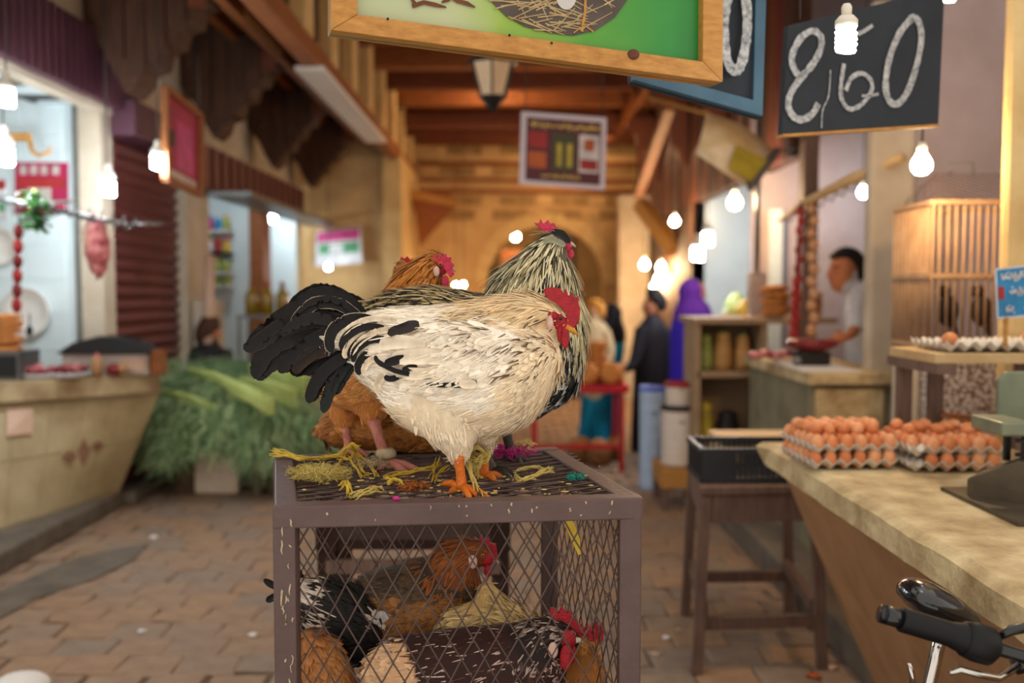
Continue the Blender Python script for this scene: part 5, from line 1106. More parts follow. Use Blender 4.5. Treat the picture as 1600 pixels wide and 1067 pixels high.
MB().tube([g0 + ax * .58, g0 + ax * .66, g0 + ax * .76, g0 + ax * .80], [.030, .034, .033, .022], 16).build('shifter', 'grip_rubber', bk)
MB().tube([g0 + ax * .5, g0 + ax * 1.5, g0 + ax * 1.9 + Vector((.0, .1, .0))], .012, 12).build('handlebar', 'bike_black', bk)
lv = [P(1484, 1052, 1.6), P(1500, 1046, 1.6), P(1530, 1054, 1.6), P(1560, 1060, 1.61), P(1590, 1040, 1.63)]; MB().tube(lv, [.004, .006, .006, .006, .008], 8).build('brake_lever', 'chrome', bk)
MB().tube([P(1562, 995, 1.62), P(1578, 985, 1.62), P(1605, 980, 1.62), P(1640, 985, 1.63)], [.006, .009, .009, .009], 10).build('brake_bracket', 'bike_black', bk)
MB().tube([P(1585, 1040, 1.64), P(1625, 1030, 1.64)], .016, 10).build('clamp', 'bike_black', bk)
DSd = 1.92; st_ = [(1408, 930, 6, 20), (1420, 928, 20, 44), (1440, 932, 26, 54), (1462, 942, 26, 50), (1486, 954, 24, 40), (1508, 966, 19, 26), (1524, 976, 13, 16), (1534, 982, 5, 6)]
V, F, *_ = loft_mesh(st_, DSd, 30, 20); mbx = MB(); mbx.add([tuple(v) for v in V], F, True); mbx.build('saddle', 'saddle_gloss', bk)
MB().tube([P(1440, 950, DSd), P(1445, 962, DSd), P(1500, 985, DSd)], .005, 8).build('saddle_rail', 'chrome', bk)
sp0, sp1 = P(1474, 975, DSd), P(1448, 1085, DSd); MB().tube([sp0, sp0.lerp(sp1, .5), sp1, Vector((sp1.x - .03, sp1.y, .55))], .0135, 12).build('seat_post', 'chrome', bk)
cen = Vector((sp1.x - .06, sp1.y - .02, .32)); MB().tube([Vector((sp1.x - .03, sp1.y, .57)), cen], .016, 10).build('seat_tube', 'bike_black', bk)
MB().tube([cen, Vector((.95, 1.62, .78)), g1 + Vector((.04, .02, -.06))], .017, 10).build('down_tube', 'bike_black', bk)
MB().tube([P(1421, 1036, 1.8), P(1424, 1050, 1.8), P(1428, 1080, 1.8)], [.003, .006, .007], 8).build('spare_lever', 'chrome', bk)
wc = Vector((.60, 1.98, .30)); pts = [wc + Vector((math.cos(a) * .27, math.sin(a) * .04, math.sin(a) * .27)) for a in np.linspace(0, 2 * math.pi, 33)]; MB().tube(pts, .022, 8, cap=False).build('rear_wheel', 'grip_rubber', bk)
MB().tube([cen, wc], .012, 8).build('chain_stay', 'bike_black', bk)
# ================================================================== RIGHT MIDDLE GROUND
c2 = thing('concrete_counter', 'grey concrete butcher counter beyond the egg counter', 'counter', (1.9, 5.8, 0))
BX(1.64, 2.1, 5.22, 6.6, .16, 1.08).build('base', 'concrete_green', c2); BX(1.60, 2.12, 5.16, 6.62, 1.08, 1.15).build('worktop', 'concrete', c2, bevel=.012); BX(1.655, 2.02, 5.195, 5.225, .2, 1.06).build('front_panel', 'concrete', c2)
mat('meat_red', (136, 34, 34), (96, 18, 22), scale=20, rough=.35); mat('meat_pink', (214, 134, 130), (140, 36, 46), scale=22, rough=.4, contrast=.12); mat('paper', (226, 220, 214), rough=.8); mat('pale_onion', (214, 170, 128), (190, 132, 90), scale=14, rough=.5)
t = thing('paper_sheet', 'white paper sheet on the concrete counter', 'paper', (1.75, 5.6, 1.15)); MB().hexa([(1.58, 5.2, 1.152), (1.9, 5.2, 1.152), (1.9, 5.8, 1.152), (1.60, 5.9, 1.152)], [(1.58, 5.2, 1.158), (1.9, 5.2, 1.158), (1.9, 5.8, 1.162), (1.60, 5.9, 1.165)]).build('sheet', 'paper', t)
t = thing('meat_grinder', 'dark red weighing pan on a black stand on the concrete counter', 'scale', (1.83, 5.5, 1.16)); c = P(1268, 538, 5.6)
MB().lathe((c.x, c.y, c.z - .04), [(.03, 0), (.10, .01), (.145, .035), (.15, .06), (.13, .07), (.02, .075)], 20).build('pan', 'meat_red', t); BX(c.x - .09, c.x + .09, c.y - .08, c.y + .08, 1.16, c.z - .04).build('stand', 'black_metal', t, bevel=.01); MB().ell((c.x - .11, c.y - .09, 1.19), .03, .03, .03).build('dial', 'grey_metal', t)
t = thing('meat_cut', 'small red meat cut on the white paper', 'meat', (1.63, 5.5, 1.16)); m = MB()
for i in range(4): m.ell(P(1180 + i * 16, 555 - i % 2 * 3, 5.8), .05, .05, .025, M=Matrix.Rotation(i, 3, 'Z'))
m.build('meat', 'meat_pink', t)
# pole with hanging strings of sausages and onions
t = thing('hanging_pole', 'rough wooden pole jutting out over the concrete counter', 'pole', (2, 5.5, 2.2)); MB().tube([P(1218, 345, 6.6), P(1255, 318, 6.2), P(1330, 280, 5.7), P(1410, 246, 5.3)], [.015, .025, .035, .03], 8).build('pole', 'shelf_pale', t)
for i in range(9): a = P(1225 + i * 16, 340 - i * 8, 6.5 - i * .12); MB().tube([a, a + Vector((.03, -.05, -.03)), a + Vector((.05, -.06, .02))], .006, 5).build('hook', 'grey_metal', t)
t = thing('sausage_string', 'string of small red sausages hanging over the concrete counter', 'sausages', P(1249, 420, 6.1))
for i in range(14): MB().ell(P(1250 - i * .6 + (i % 2) * 2, 330 + i * 15, 6.1), .024, .024, .036, 8, 6).build('link', 'p_red', t)
MB().tube([P(1250, 330, 6.1), P(1252, 316, 6.15)], .006, 5).build('twine', 'cord', t)
t = thing('onion_braid', 'braid of pale onions hanging beside the red sausages', 'onions', P(1268, 420, 6.15))
for i in range(11): MB().ell(P(1268 + (i % 2) * 4, 326 + i * 19, 6.15), .034, .032, .038, 10, 8).build('onion', 'pale_onion', t)
t = thing('sausage_string', 'red string of dried peppers hanging down left of the onions', 'peppers', P(1240, 480, 6.0))
MB().tube([P(1243, 440, 6.0), P(1247, 380, 6.05), P(1255, 318, 6.2)], .006, 5).build('twine', 'cord', t)
for i in range(7): MB().ell(P(1243 - i, 440 + i * 16, 6.0), .022, .022, .034, 8, 6).build('link', 'p_red', t)
# shelf unit with bags and bread
su = thing('shelf_unit', 'beige shelf unit stocked with bags at the stall corner', 'shelf', (1.5, 6.9, 0))
mat('shelf_beige', (176, 148, 116), (148, 118, 88), scale=4, rough=.7)
sx0, sx1, sy0, sy1 = 1.31, 1.78, 6.75, 7.2
for x in (sx0, sx1): BX(x - .02, x + .02, sy0, sy1, 0, 1.38).build('side', 'shelf_beige', su)
BX(sx0, sx1, sy1 - .02, sy1, .1, 1.36).build('back', 'shelf_beige', su); BX(sx0 - .04, sx1 + .5, sy0 - .04, sy1 + .1, 1.36, 1.40).build('top', 'shelf_beige', su)
for z in (.45, .98): BX(sx0, sx1, sy0, sy1, z, z + .04).build('shelf', 'shelf_beige', su)
BX(sx0, sx1, sy0 - .01, sy0 + .01, .05, .45).build('kick_panel', 'shelf_beige', su)
mat('bag_tan', (196, 150, 92), (160, 116, 64), scale=10, rough=.6); mat('bag_green', (170, 176, 96), (120, 130, 60), scale=12, rough=.6); mat('bag_yellow', (206, 176, 60), (170, 140, 40), scale=10, rough=.6); mat('bread', (206, 140, 72), (168, 98, 42), scale=14, rough=.8, bump=.2)
for (x, z, h, w, c, l) in ((1.40, 1.02, .24, .05, 'bag_green', 'green topped bag on the upper shelf at the left'), (1.52, 1.02, .26, .07, 'bag_tan', 'tall tan paper bag on the upper shelf'), (1.66, 1.02, .24, .06, 'bag_tan', 'tan bag on the upper shelf at the right'), (1.40, .49, .28, .06, 'bag_yellow', 'yellow bag on the lower shelf'), (1.56, .49, .22, .09, 'p_dark', 'dark bundle on the lower shelf')):
    t = thing('goods_bag', l, 'bag', (x, 6.9, z)); MB().lathe((x, 6.9, z), [(w * .9, 0), (w, .03), (w * .95, h * .6), (w * .75, h * .85), (w * .85, h)], 10).build('sack', c, t); MB().lathe((x, 6.9, z + h), [(w * .6, -.01), (w * .5, .012), (.01, .02)], 10).build('filling', 'bag_green' if c == 'bag_tan' else c, t)
bread_me = {}
def loaf(x, y, z, r, h, label, group, m='bread'):
    t = MB().lathe((0, 0, 0), [(r * .5, 0), (r * .95, h * .2), (r, h * .5), (r * .85, h * .82), (r * .4, h), (.002, h * 1.02)], 14); o = t.build('bread_loaf', m, None, (0, 0, 0)); o.location = (x, y, z); o.rotation_euler = (random.uniform(-.08, .08), random.uniform(-.08, .08), 0); return tag(o, label, 'bread', group)
for i in range(5): loaf(1.90 + (i % 2) * .02, 6.95, 1.402 + i * .045, .11, .05, 'round flat loaf in the stack on the shelf top, %s from the bottom' % ORD[i], 'loaves stacked on the shelf top')
for i in range(4): loaf(2.14, 6.92, 1.402 + i * .045, .10, .05, 'round flat loaf in the pile behind the red pan, %s from the bottom' % ORD[i], 'loaves behind the red pan')
# goods in the lit shop on the right
for i, (px, py, d, c, l) in enumerate(((1140, 495, 8.2, 'bag_green', 'glass dome of green goods at the left of the shop counter'), (1165, 480, 8.4, 'bag_yellow', 'yellow heap of goods in the shop'), (1190, 488, 8.5, 'p_white', 'white tall jar in the shop'), (1215, 492, 8.3, 'bag_green', 'olive green heap by the white jar'), (1150, 470, 8.8, 'bag_green', 'green bag high on the shop counter'))):
    c0 = P(px, py, d); t = thing('shop_goods', l, 'goods', (c0.x, c0.y, 1.2)); h = c0.z - 1.2 + .06
    MB().lathe((c0.x, c0.y, 1.2), [(.10, 0), (.12, h * .3), (.11, h * .7), (.05, h), (.01, h * 1.04)], 12).build('heap', c, t); MB().lathe((c0.x, c0.y, 1.19), [(.13, 0), (.14, .02), (.12, .025)], 12).build('dish', 'p_white', t)
t = thing('shop_counter', 'long shop counter in front of the lit white shop', 'counter', (2.1, 8.5, 0)); BX(1.82, 2.6, 8.1, 9.6, .0, 1.15).build('base', 'wood_stool', t); BX(1.8, 2.65, 8.07, 9.65, 1.15, 1.19).build('worktop', 'shelf_beige', t)
t = thing('shop_post', 'thin metal awning post beside the lit shop', 'post', (2.1, 8, 0)); q = P(1183, 400, 7.2); MB().tube([(q.x, q.y, 1.4), (q.x, q.y, 3.2)], .022, 8).build('pole', 'grey_metal', t); BX(q.x - .06, q.x + .06, q.y - .05, q.y + .05, 1.40, 1.72).build('box', 'p_pale', t)
t = thing('shop_poster', 'yellow and white poster on the lit shop wall', 'poster', P(1215, 420, 10.5)); S9 = [P(1192, 372, 10.55), P(1245, 372, 10.55), P(1245, 455, 10.55), P(1192, 455, 10.55)]; mb, nS = slab(S9, .02); mb.build('panel', 'p_white', t); rect(MB(), S9, .1, .9, .05, .3, -nS).build('printed_band', 'p_yellow', t); rect(MB(), S9, .2, .8, .45, .9, -nS).build('printed_picture', 'p_yellow', t)
# buckets on a low table
mat('plastic_white', (222, 208, 196), (206, 190, 176), scale=4, rough=.5); mat('plastic_blue', (60, 90, 190), rough=.4); mat('bucket_blue', (176, 196, 222), rough=.5)
lt = thing('low_table', 'low pale table under the white drum', 'table', (1.22, 7.1, 0)); BX(1.08, 1.40, 6.85, 7.35, .16, .30).build('top', 'wood_pine', lt, bevel=.01)
for x in (1.11, 1.37):
    for y in (6.9, 7.3): BX(x - .025, x + .025, y - .025, y + .025, 0, .16).build('leg', 'wood_stool', lt)
def bucket(x, y, z, r, h, m, label, rim, lid=None):
    t = thing('plastic_drum', label, 'bucket', (x, y, z)); pr = [(r * .9, 0), (r * .95, .02)]
    for i in range(7): f = (i + .5) / 7; pr += [(r * (.95 + .05 * f), h * f - .01), (r * (.975 + .05 * f), h * f), (r * (.95 + .05 * f), h * f + .01)]
    pr += [(r, h - .01)]; MB().lathe((x, y, z), pr, 20).build('shell', m, t); MB().lathe((x, y, z + h - .03), [(r * 1.02, 0), (r * 1.06, .008), (r * 1.06, .03), (r * .96, .038), (r * .9, .03)], 20).build('rim', rim, t); MB().tube([(x - r, y, z + h * .9), (x, y - r * 1.1, z + h * .75), (x + r, y, z + h * .9)], .006, 6).build('handle', 'grey_metal', t)
    return t
bucket(1.235, 7.05, .302, .135, .44, 'plastic_white', 'large white ribbed drum on the low table', 'black_metal'); bucket(1.235, 7.05, .745, .105, .17, 'plastic_white', 'small white bucket with red rim on the drum', 'p_red'); bucket(1.12, 7.65, .0, .10, .82, 'bucket_blue', 'pale blue drum behind the white drum', 'plastic_blue'); bucket(1.40, 7.6, .0, .12, .86, 'bucket_blue', 'pale blue drum with blue lid beside the shelf', 'plastic_blue')
# ================================================================== BREAD TABLE
mat('red_paint', (190, 24, 40), (160, 14, 30), scale=4, rough=.4)
rt = thing('red_table', 'red topped bread table in the middle of the alley', 'table', (.65, 8.6, 0)); BX(.10, 1.02, 8.3, 8.95, .70, .765).build('top', 'red_paint', rt, bevel=.008)
for x in (.2, .96):
    for y in (8.36, 8.9): BX(x - .02, x + .02, y - .02, y + .02, 0, .70).build('leg', 'red_paint', rt)
BX(.2, .96, 8.36, 8.38, .2, .24).build('stretcher', 'red_paint', rt)
for i, px in enumerate((868, 900, 932, 962)):
    for j in range((2, 6, 7, 3)[i]): loaf(PX(px, 8.6) + random.uniform(-.015, .015), 8.55, .768 + j * .052, .095, .06, 'round loaf %s from the bottom of the %s bread stack on the red table' % (ORD[j], ORD[i]), 'loaves on the red table')
for i, px in enumerate((890, 918, 955)):
    o = loaf(PX(px, 8.4), 8.40, .86, .10, .06, '%s round loaf leaning upright on the front of the red table' % ('left', 'middle', 'right')[i], 'loaves leaning on the red table'); o.rotation_euler = (math.pi / 2 - .2, 0, 0)
mat('basket', (150, 100, 56), (110, 66, 32), scale=16, rough=.8, bump=.4, bscale=60)
for (px, py, d, r, l) in ((935, 712, 8.0, .11, 'round basket on the floor under the red table'), (908, 708, 8.6, .10, 'smaller basket behind the round one'), (960, 705, 8.3, .07, 'tan bundle beside the baskets')):
    c = G(px, py + 14, 0); t = thing('floor_basket', l, 'basket', (c.x, c.y, 0)); MB().lathe((c.x, c.y, 0), [(r * .7, 0), (r, .05), (r * 1.05, .12), (r * .9, .17)], 16).build('bowl', 'basket', t); MB().ell((c.x, c.y, .18), r * .85, r * .85, .06).build('filling', 'bread', t)
# ================================================================== PEOPLE
SK = (176, 116, 84)
def person(label, d, lofts, cols, voxel=.014, hair=None):
    xs = [s[0] for _, st_, _ in lofts for s in st_]; c = P(sum(xs) / len(xs), 452, d); t = thing('person', label, 'person', (c.x, d, 0))
    me, spine = merged(lofts, d, voxel, 3); sp = np.array([s[0] for s in spine]); sr = np.array([s[2] for s in spine]); sk = np.array([s[3] for s in spine]); v = verts_of(me)
    i = (np.linalg.norm(v[:, None] - sp[None], axis=2) / (sr[None] + .01)).argmin(1); set_cols(me, np.array([lin(cols[lofts[k][0]]) for k in sk[i]])); link('body', me, 'skinv', t)
    return t
def blob(t, name, d, st_, c):
    V, F, *_ = loft_mesh(st_, d, 20, 14); mb = MB(); mb.add([tuple(a) for a in V], F, True); me = mb.mesh(name); set_cols(me, np.tile(np.array(lin(c)), (len(me.vertices), 1))); return link(name, me, 'skinv', t)
def hand(lx, c, d, dirx=-1, s=1):  # palm and five fingers as lofts
    x, y = c; out = [('skin', [(x, y, 7 * s, 5 * s, lx), (x + dirx * 10 * s, y + 3 * s, 8 * s, 5 * s, lx), (x + dirx * 18 * s, y + 5 * s, 6 * s, 5 * s, lx)], 1)]
    for k in range(4): out.append(('skin', [(x + dirx * 15 * s, y + (k * 3.4 - 2) * s, 2.2 * s, 2.2 * s, lx), (x + dirx * (26 - abs(k - 1) * 2) * s, y + (k * 4.2) * s, 2 * s, 2 * s, lx), (x + dirx * (31 - abs(k - 1) * 3) * s, y + (6 + k * 4) * s, 1.6 * s, 1.6 * s, lx)], 1))
    out.append(('skin', [(x + dirx * 4 * s, y - 4 * s, 2.4 * s, 2.4 * s, lx), (x + dirx * 14 * s, y - 10 * s, 2.2 * s, 2.2 * s, lx), (x + dirx * 20 * s, y - 9 * s, 1.6 * s, 1.6 * s, lx)], 1)); return out
DM = 6.3
man = person('dark haired man in a white shirt leaning in the lavender booth', DM, [('skin', [(1326, 402, 14, 14), (1320, 414, 22, 19), (1317, 430, 22, 18), (1313, 446, 17, 15), (1309, 456, 8, 9)], 1), ('skin', [(1302, 420, 5, 4), (1296, 430, 4.5, 5), (1302, 436, 4, 5)], 1), ('skin', [(1304, 441, 5, 6), (1301, 443, 3, 5)], 1),
    ('skin', [(1325, 436, 15, 13), (1337, 462, 15, 15)], 1), ('shirt', [(1334, 452, 10, 22), (1346, 462, 24, 52), (1356, 500, 36, 56), (1362, 550, 38, 56), (1364, 640, 36, 52)], 1),
    ('shirt', [(1344, 462, 18, 16, -.18), (1336, 488, 15, 14, -.24), (1338, 515, 13, 12, -.28)], 1), ('skin', [(1338, 512, 9, 9, -.28), (1330, 522, 7, 7, -.34), (1318, 528, 6, 6, -.38)], 1), ('trousers', [(1362, 640, 36, 50), (1362, 760, 30, 44), (1362, 816, 26, 40)], 1)] + hand(-.38, (1322, 526), DM), {'skin': (186, 116, 78), 'shirt': (214, 210, 210), 'trousers': (50, 50, 60)}, .0095)
blob(man, 'hair', DM, [(1300, 402, 4, 14), (1312, 397, 9, 19), (1326, 398, 13, 21), (1338, 410, 14, 20), (1344, 426, 10, 16), (1342, 438, 4, 8)], (34, 26, 24))
MB().ell(P(1306, 424, DM - .07), .006, .006, .004, 8, 6).build('eye', 'eye_black', man); MB().tube([P(1302, 417, DM - .075), P(1312, 416, DM - .08)], .004, 5).build('eyebrow', 'eye_black', man); MB().ell(P(1330, 432, DM - .085), .012, .008, .02).build('ear', 'base_brown', man)
def robed(label, d, x, top, foot_, hw, robe, scarf, face, lean=0, facing=1, arms=None, legs=None):
    H = foot_ - top; hh = H * .135; y0 = top
    L_ = [('skin', [(x + facing * 2, y0 + 3, hh * .25, hh * .25), (x + facing * 2, y0 + hh * .35, hh * .40, hh * .40), (x + facing * 3, y0 + hh * .7, hh * .36, hh * .36), (x + facing * 2, y0 + hh, hh * .2, hh * .22)], 1),
          ('robe', [(x, y0 + hh * .9, hh * .25, hh * .3), (x - lean * .2, y0 + hh * 1.35, hw * .7, hw * .7), (x - lean * .4, y0 + hh * 1.9, hw, hw * .8), (x - lean, y0 + H * .5, hw * .95, hw * .75), (x - lean, y0 + H * .75, hw * 1.05, hw * .8), (x - lean, foot_ - 8, hw * 1.1, hw * .8)], 1),
          ('robe', [(x + facing * hw * .6, y0 + hh * 1.5, hw * .35, hw * .4, -.1), (x + facing * hw * 1.0, y0 + H * .42, hw * .28, hw * .3, -.2), (x + facing * hw * 1.7, y0 + H * .46, hw * .2, hw * .22, -.3)], 1)]
    L_ += hand(-.3, (x + facing * hw * 1.7, y0 + H * .46), d, facing, hw / 38)
    t = person(label, d, L_, {'skin': face, 'robe': robe}, .014)
    if scarf: blob(t, 'headscarf', d, [(x - facing * 3, y0 - 2, hh * .2, hh * .2), (x - facing * 4, y0 + hh * .3, hh * .5, hh * .5), (x - facing * 5, y0 + hh * .75, hh * .5, hh * .52), (x - facing * 3, y0 + hh * 1.2, hh * .75, hh * .7), (x, y0 + hh * 1.8, hw * .9, hw * .85), (x, y0 + hh * 2.1, hw * .7, hw * .7)], scarf)
    s = d / FPX; ex = x + facing * hh * .36
    for k in (-1, 1): MB().ell(P(ex - abs(k - 1) * facing * 2, y0 + hh * .5, d + k * hh * .14 * s - .01), .008, .008, .006, 8, 6).build('eye', 'eye_black', t)
    MB().ell(P(ex + facing * 3, y0 + hh * .62, d), .014, .012, .02, 8, 6).build('nose', 'base_brown', t)
    return t
robed('woman in a purple headscarf and blue robe by the hanging lamps', 8.1, 1084, 438, 728, 34, (54, 36, 186), (90, 44, 176), (176, 120, 90), 6, 1)
mt = robed('person in a black jacket walking away down the alley', 9.4, 1020, 462, 712, 30, (26, 22, 28), None, (150, 96, 70), 2, -1); blob(mt, 'hair', 9.4, [(1012, 462, 8, 12), (1020, 462, 15, 17), (1030, 474, 13, 16), (1030, 486, 7, 10)], (26, 20, 20))
tw = robed('woman in a black headscarf and turquoise top behind the bread table', 9.9, 952, 476, 700, 28, (24, 150, 190), (20, 16, 22), (170, 120, 92), 8, -1)
t = person('small person in bright turquoise trousers by the red table', 9.5, [('skin', [(928, 476, 6, 6), (928, 485, 11, 11), (928, 497, 9, 9), (928, 503, 5, 5)], 1), ('top', [(928, 500, 8, 8), (928, 512, 22, 16), (928, 560, 22, 18), (928, 606, 22, 18)], 1), ('trousers', [(922, 600, 13, 13), (918, 650, 12, 12), (914, 690, 12, 12), (913, 698, 6, 8)], 1), ('trousers', [(935, 600, 13, 13), (936, 650, 12, 12), (940, 690, 11, 12), (940, 698, 6, 8)], 1), ('top', [(910, 516, 8, 8, -.05), (902, 545, 7, 7, -.1), (906, 575, 6, 6, -.15)], 1), ('top', [(946, 516, 8, 8, -.05), (954, 545, 7, 7, -.1), (950, 575, 6, 6, -.15)], 1)], {'skin': (196, 140, 100), 'top': (206, 180, 140), 'trousers': (20, 140, 176)}, .014)
blob(t, 'hair', 9.5, [(920, 478, 6, 8), (928, 474, 9, 12), (937, 482, 9, 11), (938, 494, 5, 8)], (206, 140, 60)); MB().ell(P(922, 487, 9.42), .008, .008, .006, 8, 6).build('eye', 'eye_black', t); MB().ell(P(934, 487, 9.42), .008, .008, .006, 8, 6).build('eye', 'eye_black', t)
t = robed('shopkeeper with dark hair inside the lit white shop', 9.85, 1215, 425, 640, 24, (206, 190, 196), None, (160, 110, 84), 0, -1); blob(t, 'hair', 9.85, [(1206, 425, 6, 10), (1215, 424, 13, 15), (1225, 434, 13, 14), (1226, 448, 8, 10)], (30, 24, 26))
lp = robed('person with brown hair sitting behind the pile of greens', 8.6, 330, 506, 720, 34, (40, 36, 40), None, (176, 110, 80), 10, 1); blob(lp, 'hair', 8.6, [(318, 508, 10, 14), (328, 505, 16, 19), (320, 522, 16, 18), (312, 534, 9, 12)], (76, 48, 32))
# ================================================================== LEFT: BUTCHER COUNTER
bc = thing('butcher_counter', 'cream butcher counter with flared tiled front on the left', 'counter', (-2.9, 6.2, .1))
zc = .86
mat('worktop_cream', (206, 186, 146), (140, 112, 80), scale=4, rough=.6, contrast=.18)
tA, tB = G(-70, 633, zc), G(250, 611, zc); bA, bB = G(-70, 850, .13), G(186, 769, .13)
def face(u, v, o=0): return tA.lerp(tB, u).lerp(bA.lerp(bB, u), v) + nrm * o
nrm = (tB - tA).cross(bA - tA).normalized(); nrm = -nrm if nrm.y > 0 else nrm
m = MB(); nu, nv = 12, 8
for i in range(nu):
    for j in range(nv):
        q = [face(*a) for a in ((i / nu, j / nv), ((i + 1) / nu, j / nv), ((i + 1) / nu, (j + 1) / nv), (i / nu, (j + 1) / nv))]
        m.hexa(q, [p + Vector((-.7, .25, 0)) for p in q])
m.build('body', 'cream_front', bc)
us = [0, .26, .44, .60, .74, .88, 1.0]; vv = [0, .5, 1]
for i in range(6):
    for j in range(2):
        for_ = MB(); k = 4
        for a in range(k):
            for b_ in range(k):
                L_ = lambda x, n0, n1, N_: n0 + (n1 - n0) * x / N_
                u0, u1, v0, v1 = us[i] + .004, us[i + 1] - .004, vv[j] + .006, vv[j + 1] - .006
                q = [face(L_(x, u0, u1, k), L_(y, v0, v1, k), .007) for x, y in ((a, b_), (a + 1, b_), (a + 1, b_ + 1), (a, b_ + 1))]
                for_.hexa(q, [p - nrm * .012 for p in q])
        for_.build('tile', 'cream_front', bc)
mat('tile_pink', (196, 160, 136), rough=.5); mat('tile_brown', (130, 92, 70), rough=.6)
def fpt(px, py):
    best = None
    for i in range(41):
        for j in range(31):
            p = face(i / 40, j / 30); x_, y_ = to_px(np.array([p])); e = (x_[0] - px) ** 2 + (y_[0] - py) ** 2
            if best is None or e < best[0]: best = (e, p)
    d0 = best[1].y; return P(px, py, d0) + nrm * .014
q = [fpt(10, 641), fpt(52, 640), fpt(50, 680), fpt(10, 684)]; MB().hexa([p + nrm * .006 for p in q], q).build('accent_tile', 'tile_pink', bc)
for dx, dy, w, h in ((108, 716, 12, 9), (130, 708, 10, 22), (152, 700, 10, 9)):
    q = [fpt(dx - w, dy), fpt(dx, dy - h), fpt(dx + w, dy - 2), fpt(dx, dy + h)]; MB().hexa([p + nrm * .004 for p in q], q).build('diamond_tile', 'tile_brown', bc)
zt2 = Vector((0, 0, .14)); ov = Vector((.02, -.09, 0))
MB().hexa([tA + ov, tB + ov + Vector((.02, 0, 0)), tB + Vector((-.7, .25, 0)), tA + Vector((-.9, .35, 0))], [tA + ov + zt2, tB + ov + Vector((.02, 0, 0)) + zt2, tB + Vector((-.7, .25, 0)) + zt2, tA + Vector((-.9, .35, 0)) + zt2]).build('worktop', 'worktop_cream', bc, bevel=.008)
ZC = zc + .14
def ctop(px, py): d_ = 6.40 + .0013 * px; return Vector((PX(px, d_), d_, ZC))
t = thing('grey_box', 'grey metal box at the left end of the butcher counter', 'box', P(15, 585, 5.9)); c = P(-2, 588, 6.3); BX(c.x - .3, c.x + .13, c.y, c.y + .3, ZC + .001, ZC + .19).build('casing', 'grey_metal', t, bevel=.006); BX(c.x - .3, c.x + .12, c.y - .004, c.y, ZC + .02, ZC + .165).build('front', 'black_metal', t)
for i in range(7): loaf(c.x - .03 + random.uniform(-.012, .012), c.y + .14, ZC + .192 + i * .034, .12, .04, 'round flat loaf on the grey metal box, %s from the bottom' % ORD[i], 'loaves on the grey box')
def tray_meat(px, py, w, l, n, m1, label):
    c = ctop(px, py); t = thing('meat_tray', label, 'meat', (c.x, c.y, ZC)); MB().lathe((c.x, c.y, ZC + .002), [(w * .8, 0), (w, .03), (w * .95, .034), (w * .78, .012)], 20).build('dish', 'p_white', t)
    for k in range(n): MB().ell((c.x + random.uniform(-w, w) * .6, c.y + random.uniform(-w, w) * .5, ZC + .04 + random.uniform(0, .03)), w * .3, w * .28, w * .16, 9, 6, M=Matrix.Rotation(random.uniform(-1, 1), 3, 'Y')).build('piece', m1 if k % 2 else 'meat_red', t)
tray_meat(62, 583, .14, .1, 9, 'meat_pink', 'plate of red and pink meat on the left of the counter'); tray_meat(108, 582, .14, .1, 9, 'meat_pink', 'plate of pale pink meat in the middle of the counter'); 
t = thing('meat_lump', 'small dark meat lump on the right of the butcher counter', 'meat', ctop(178, 582)); c = ctop(178, 583); MB().ell((c.x, c.y, ZC + .045), .06, .05, .045).build('meat', 'meat_red', t); MB().ell((c.x + .05, c.y, ZC + .05), .035, .035, .04).build('fat', 'base_brown', t)
t = thing('meat_lump', 'upright pink brown meat joint next to the dark lump', 'meat', ctop(148, 580)); c = ctop(150, 582); MB().ell((c.x, c.y, ZC + .07), .04, .04, .08).build('meat', 'base_brown', t); MB().ell((c.x, c.y, ZC + .14), .02, .02, .025).build('bone_tip', 'meat_pink', t)
t = thing('charcoal_grill', 'black hooded grill with pale front at the end of the butcher counter', 'grill', ctop(170, 580)); a = P(96, 560, 6.7); b = P(240, 560, 6.75)
BX(a.x, b.x, 6.70, 6.88, ZC + .001, ZC + .15).build('body', 'p_pale', t, bevel=.01); MB().poly([(a.x - .03, 6.66, ZC + .15), (b.x + .02, 6.66, ZC + .15), (b.x - .06, 6.66, ZC + .22), (b.x - .2, 6.66, ZC + .265), (a.x + .28, 6.66, ZC + .275), (a.x + .1, 6.66, ZC + .23)], (0, .22, 0)).build('hood', 'black_metal', t, bevel=.01); BX(b.x - .02, b.x + .06, 6.70, 6.84, ZC + .001, ZC + .17).build('side_shelf', 'wood_warm', t); BX(b.x - .2, b.x - .04, 6.685, 6.70, ZC + .03, ZC + .12).build('vent', 'tile_pink', t)
# hook rail with hanging goods
hr = thing('hook_rail', 'metal hook rail jutting out over the butcher counter', 'rail', P(100, 330, 6)); R0, R1 = P(-40, 302, 5.6), P(200, 352, 6.1); MB().tube([R0, R1], .014, 8).build('rod', 'grey_metal', hr)
for i in range(12): a = R0.lerp(R1, .12 + i * .078); MB().tube([a, a + Vector((.02, -.03, -.03)), a + Vector((.07, -.05, -.01)), a + Vector((.09, -.05, .04))], .006, 5).build('hook', 'grey_metal', hr)
MB().tube([R1, R1 + Vector((.0, .6, .05))], .012, 6).build('bracket', 'grey_metal', hr); MB().tube([R0.lerp(R1, .3), R0.lerp(R1, .3) + Vector((-.1, .95, .1))], .012, 6).build('bracket', 'grey_metal', hr)
t = thing('sausage_string', 'string of plump red sausages hanging over the butcher counter', 'sausages', P(27, 420, 5.75))
for i in range(6): MB().ell(P(29 - i * .6, 362 + i * 23, 5.72), .028, .028, .047, 10, 8).build('link', 'p_red' if i % 2 else 'meat_red', t)
MB().tube([P(30, 318, 5.72), P(29, 350, 5.72)], .004, 5).build('twine', 'cord', t)
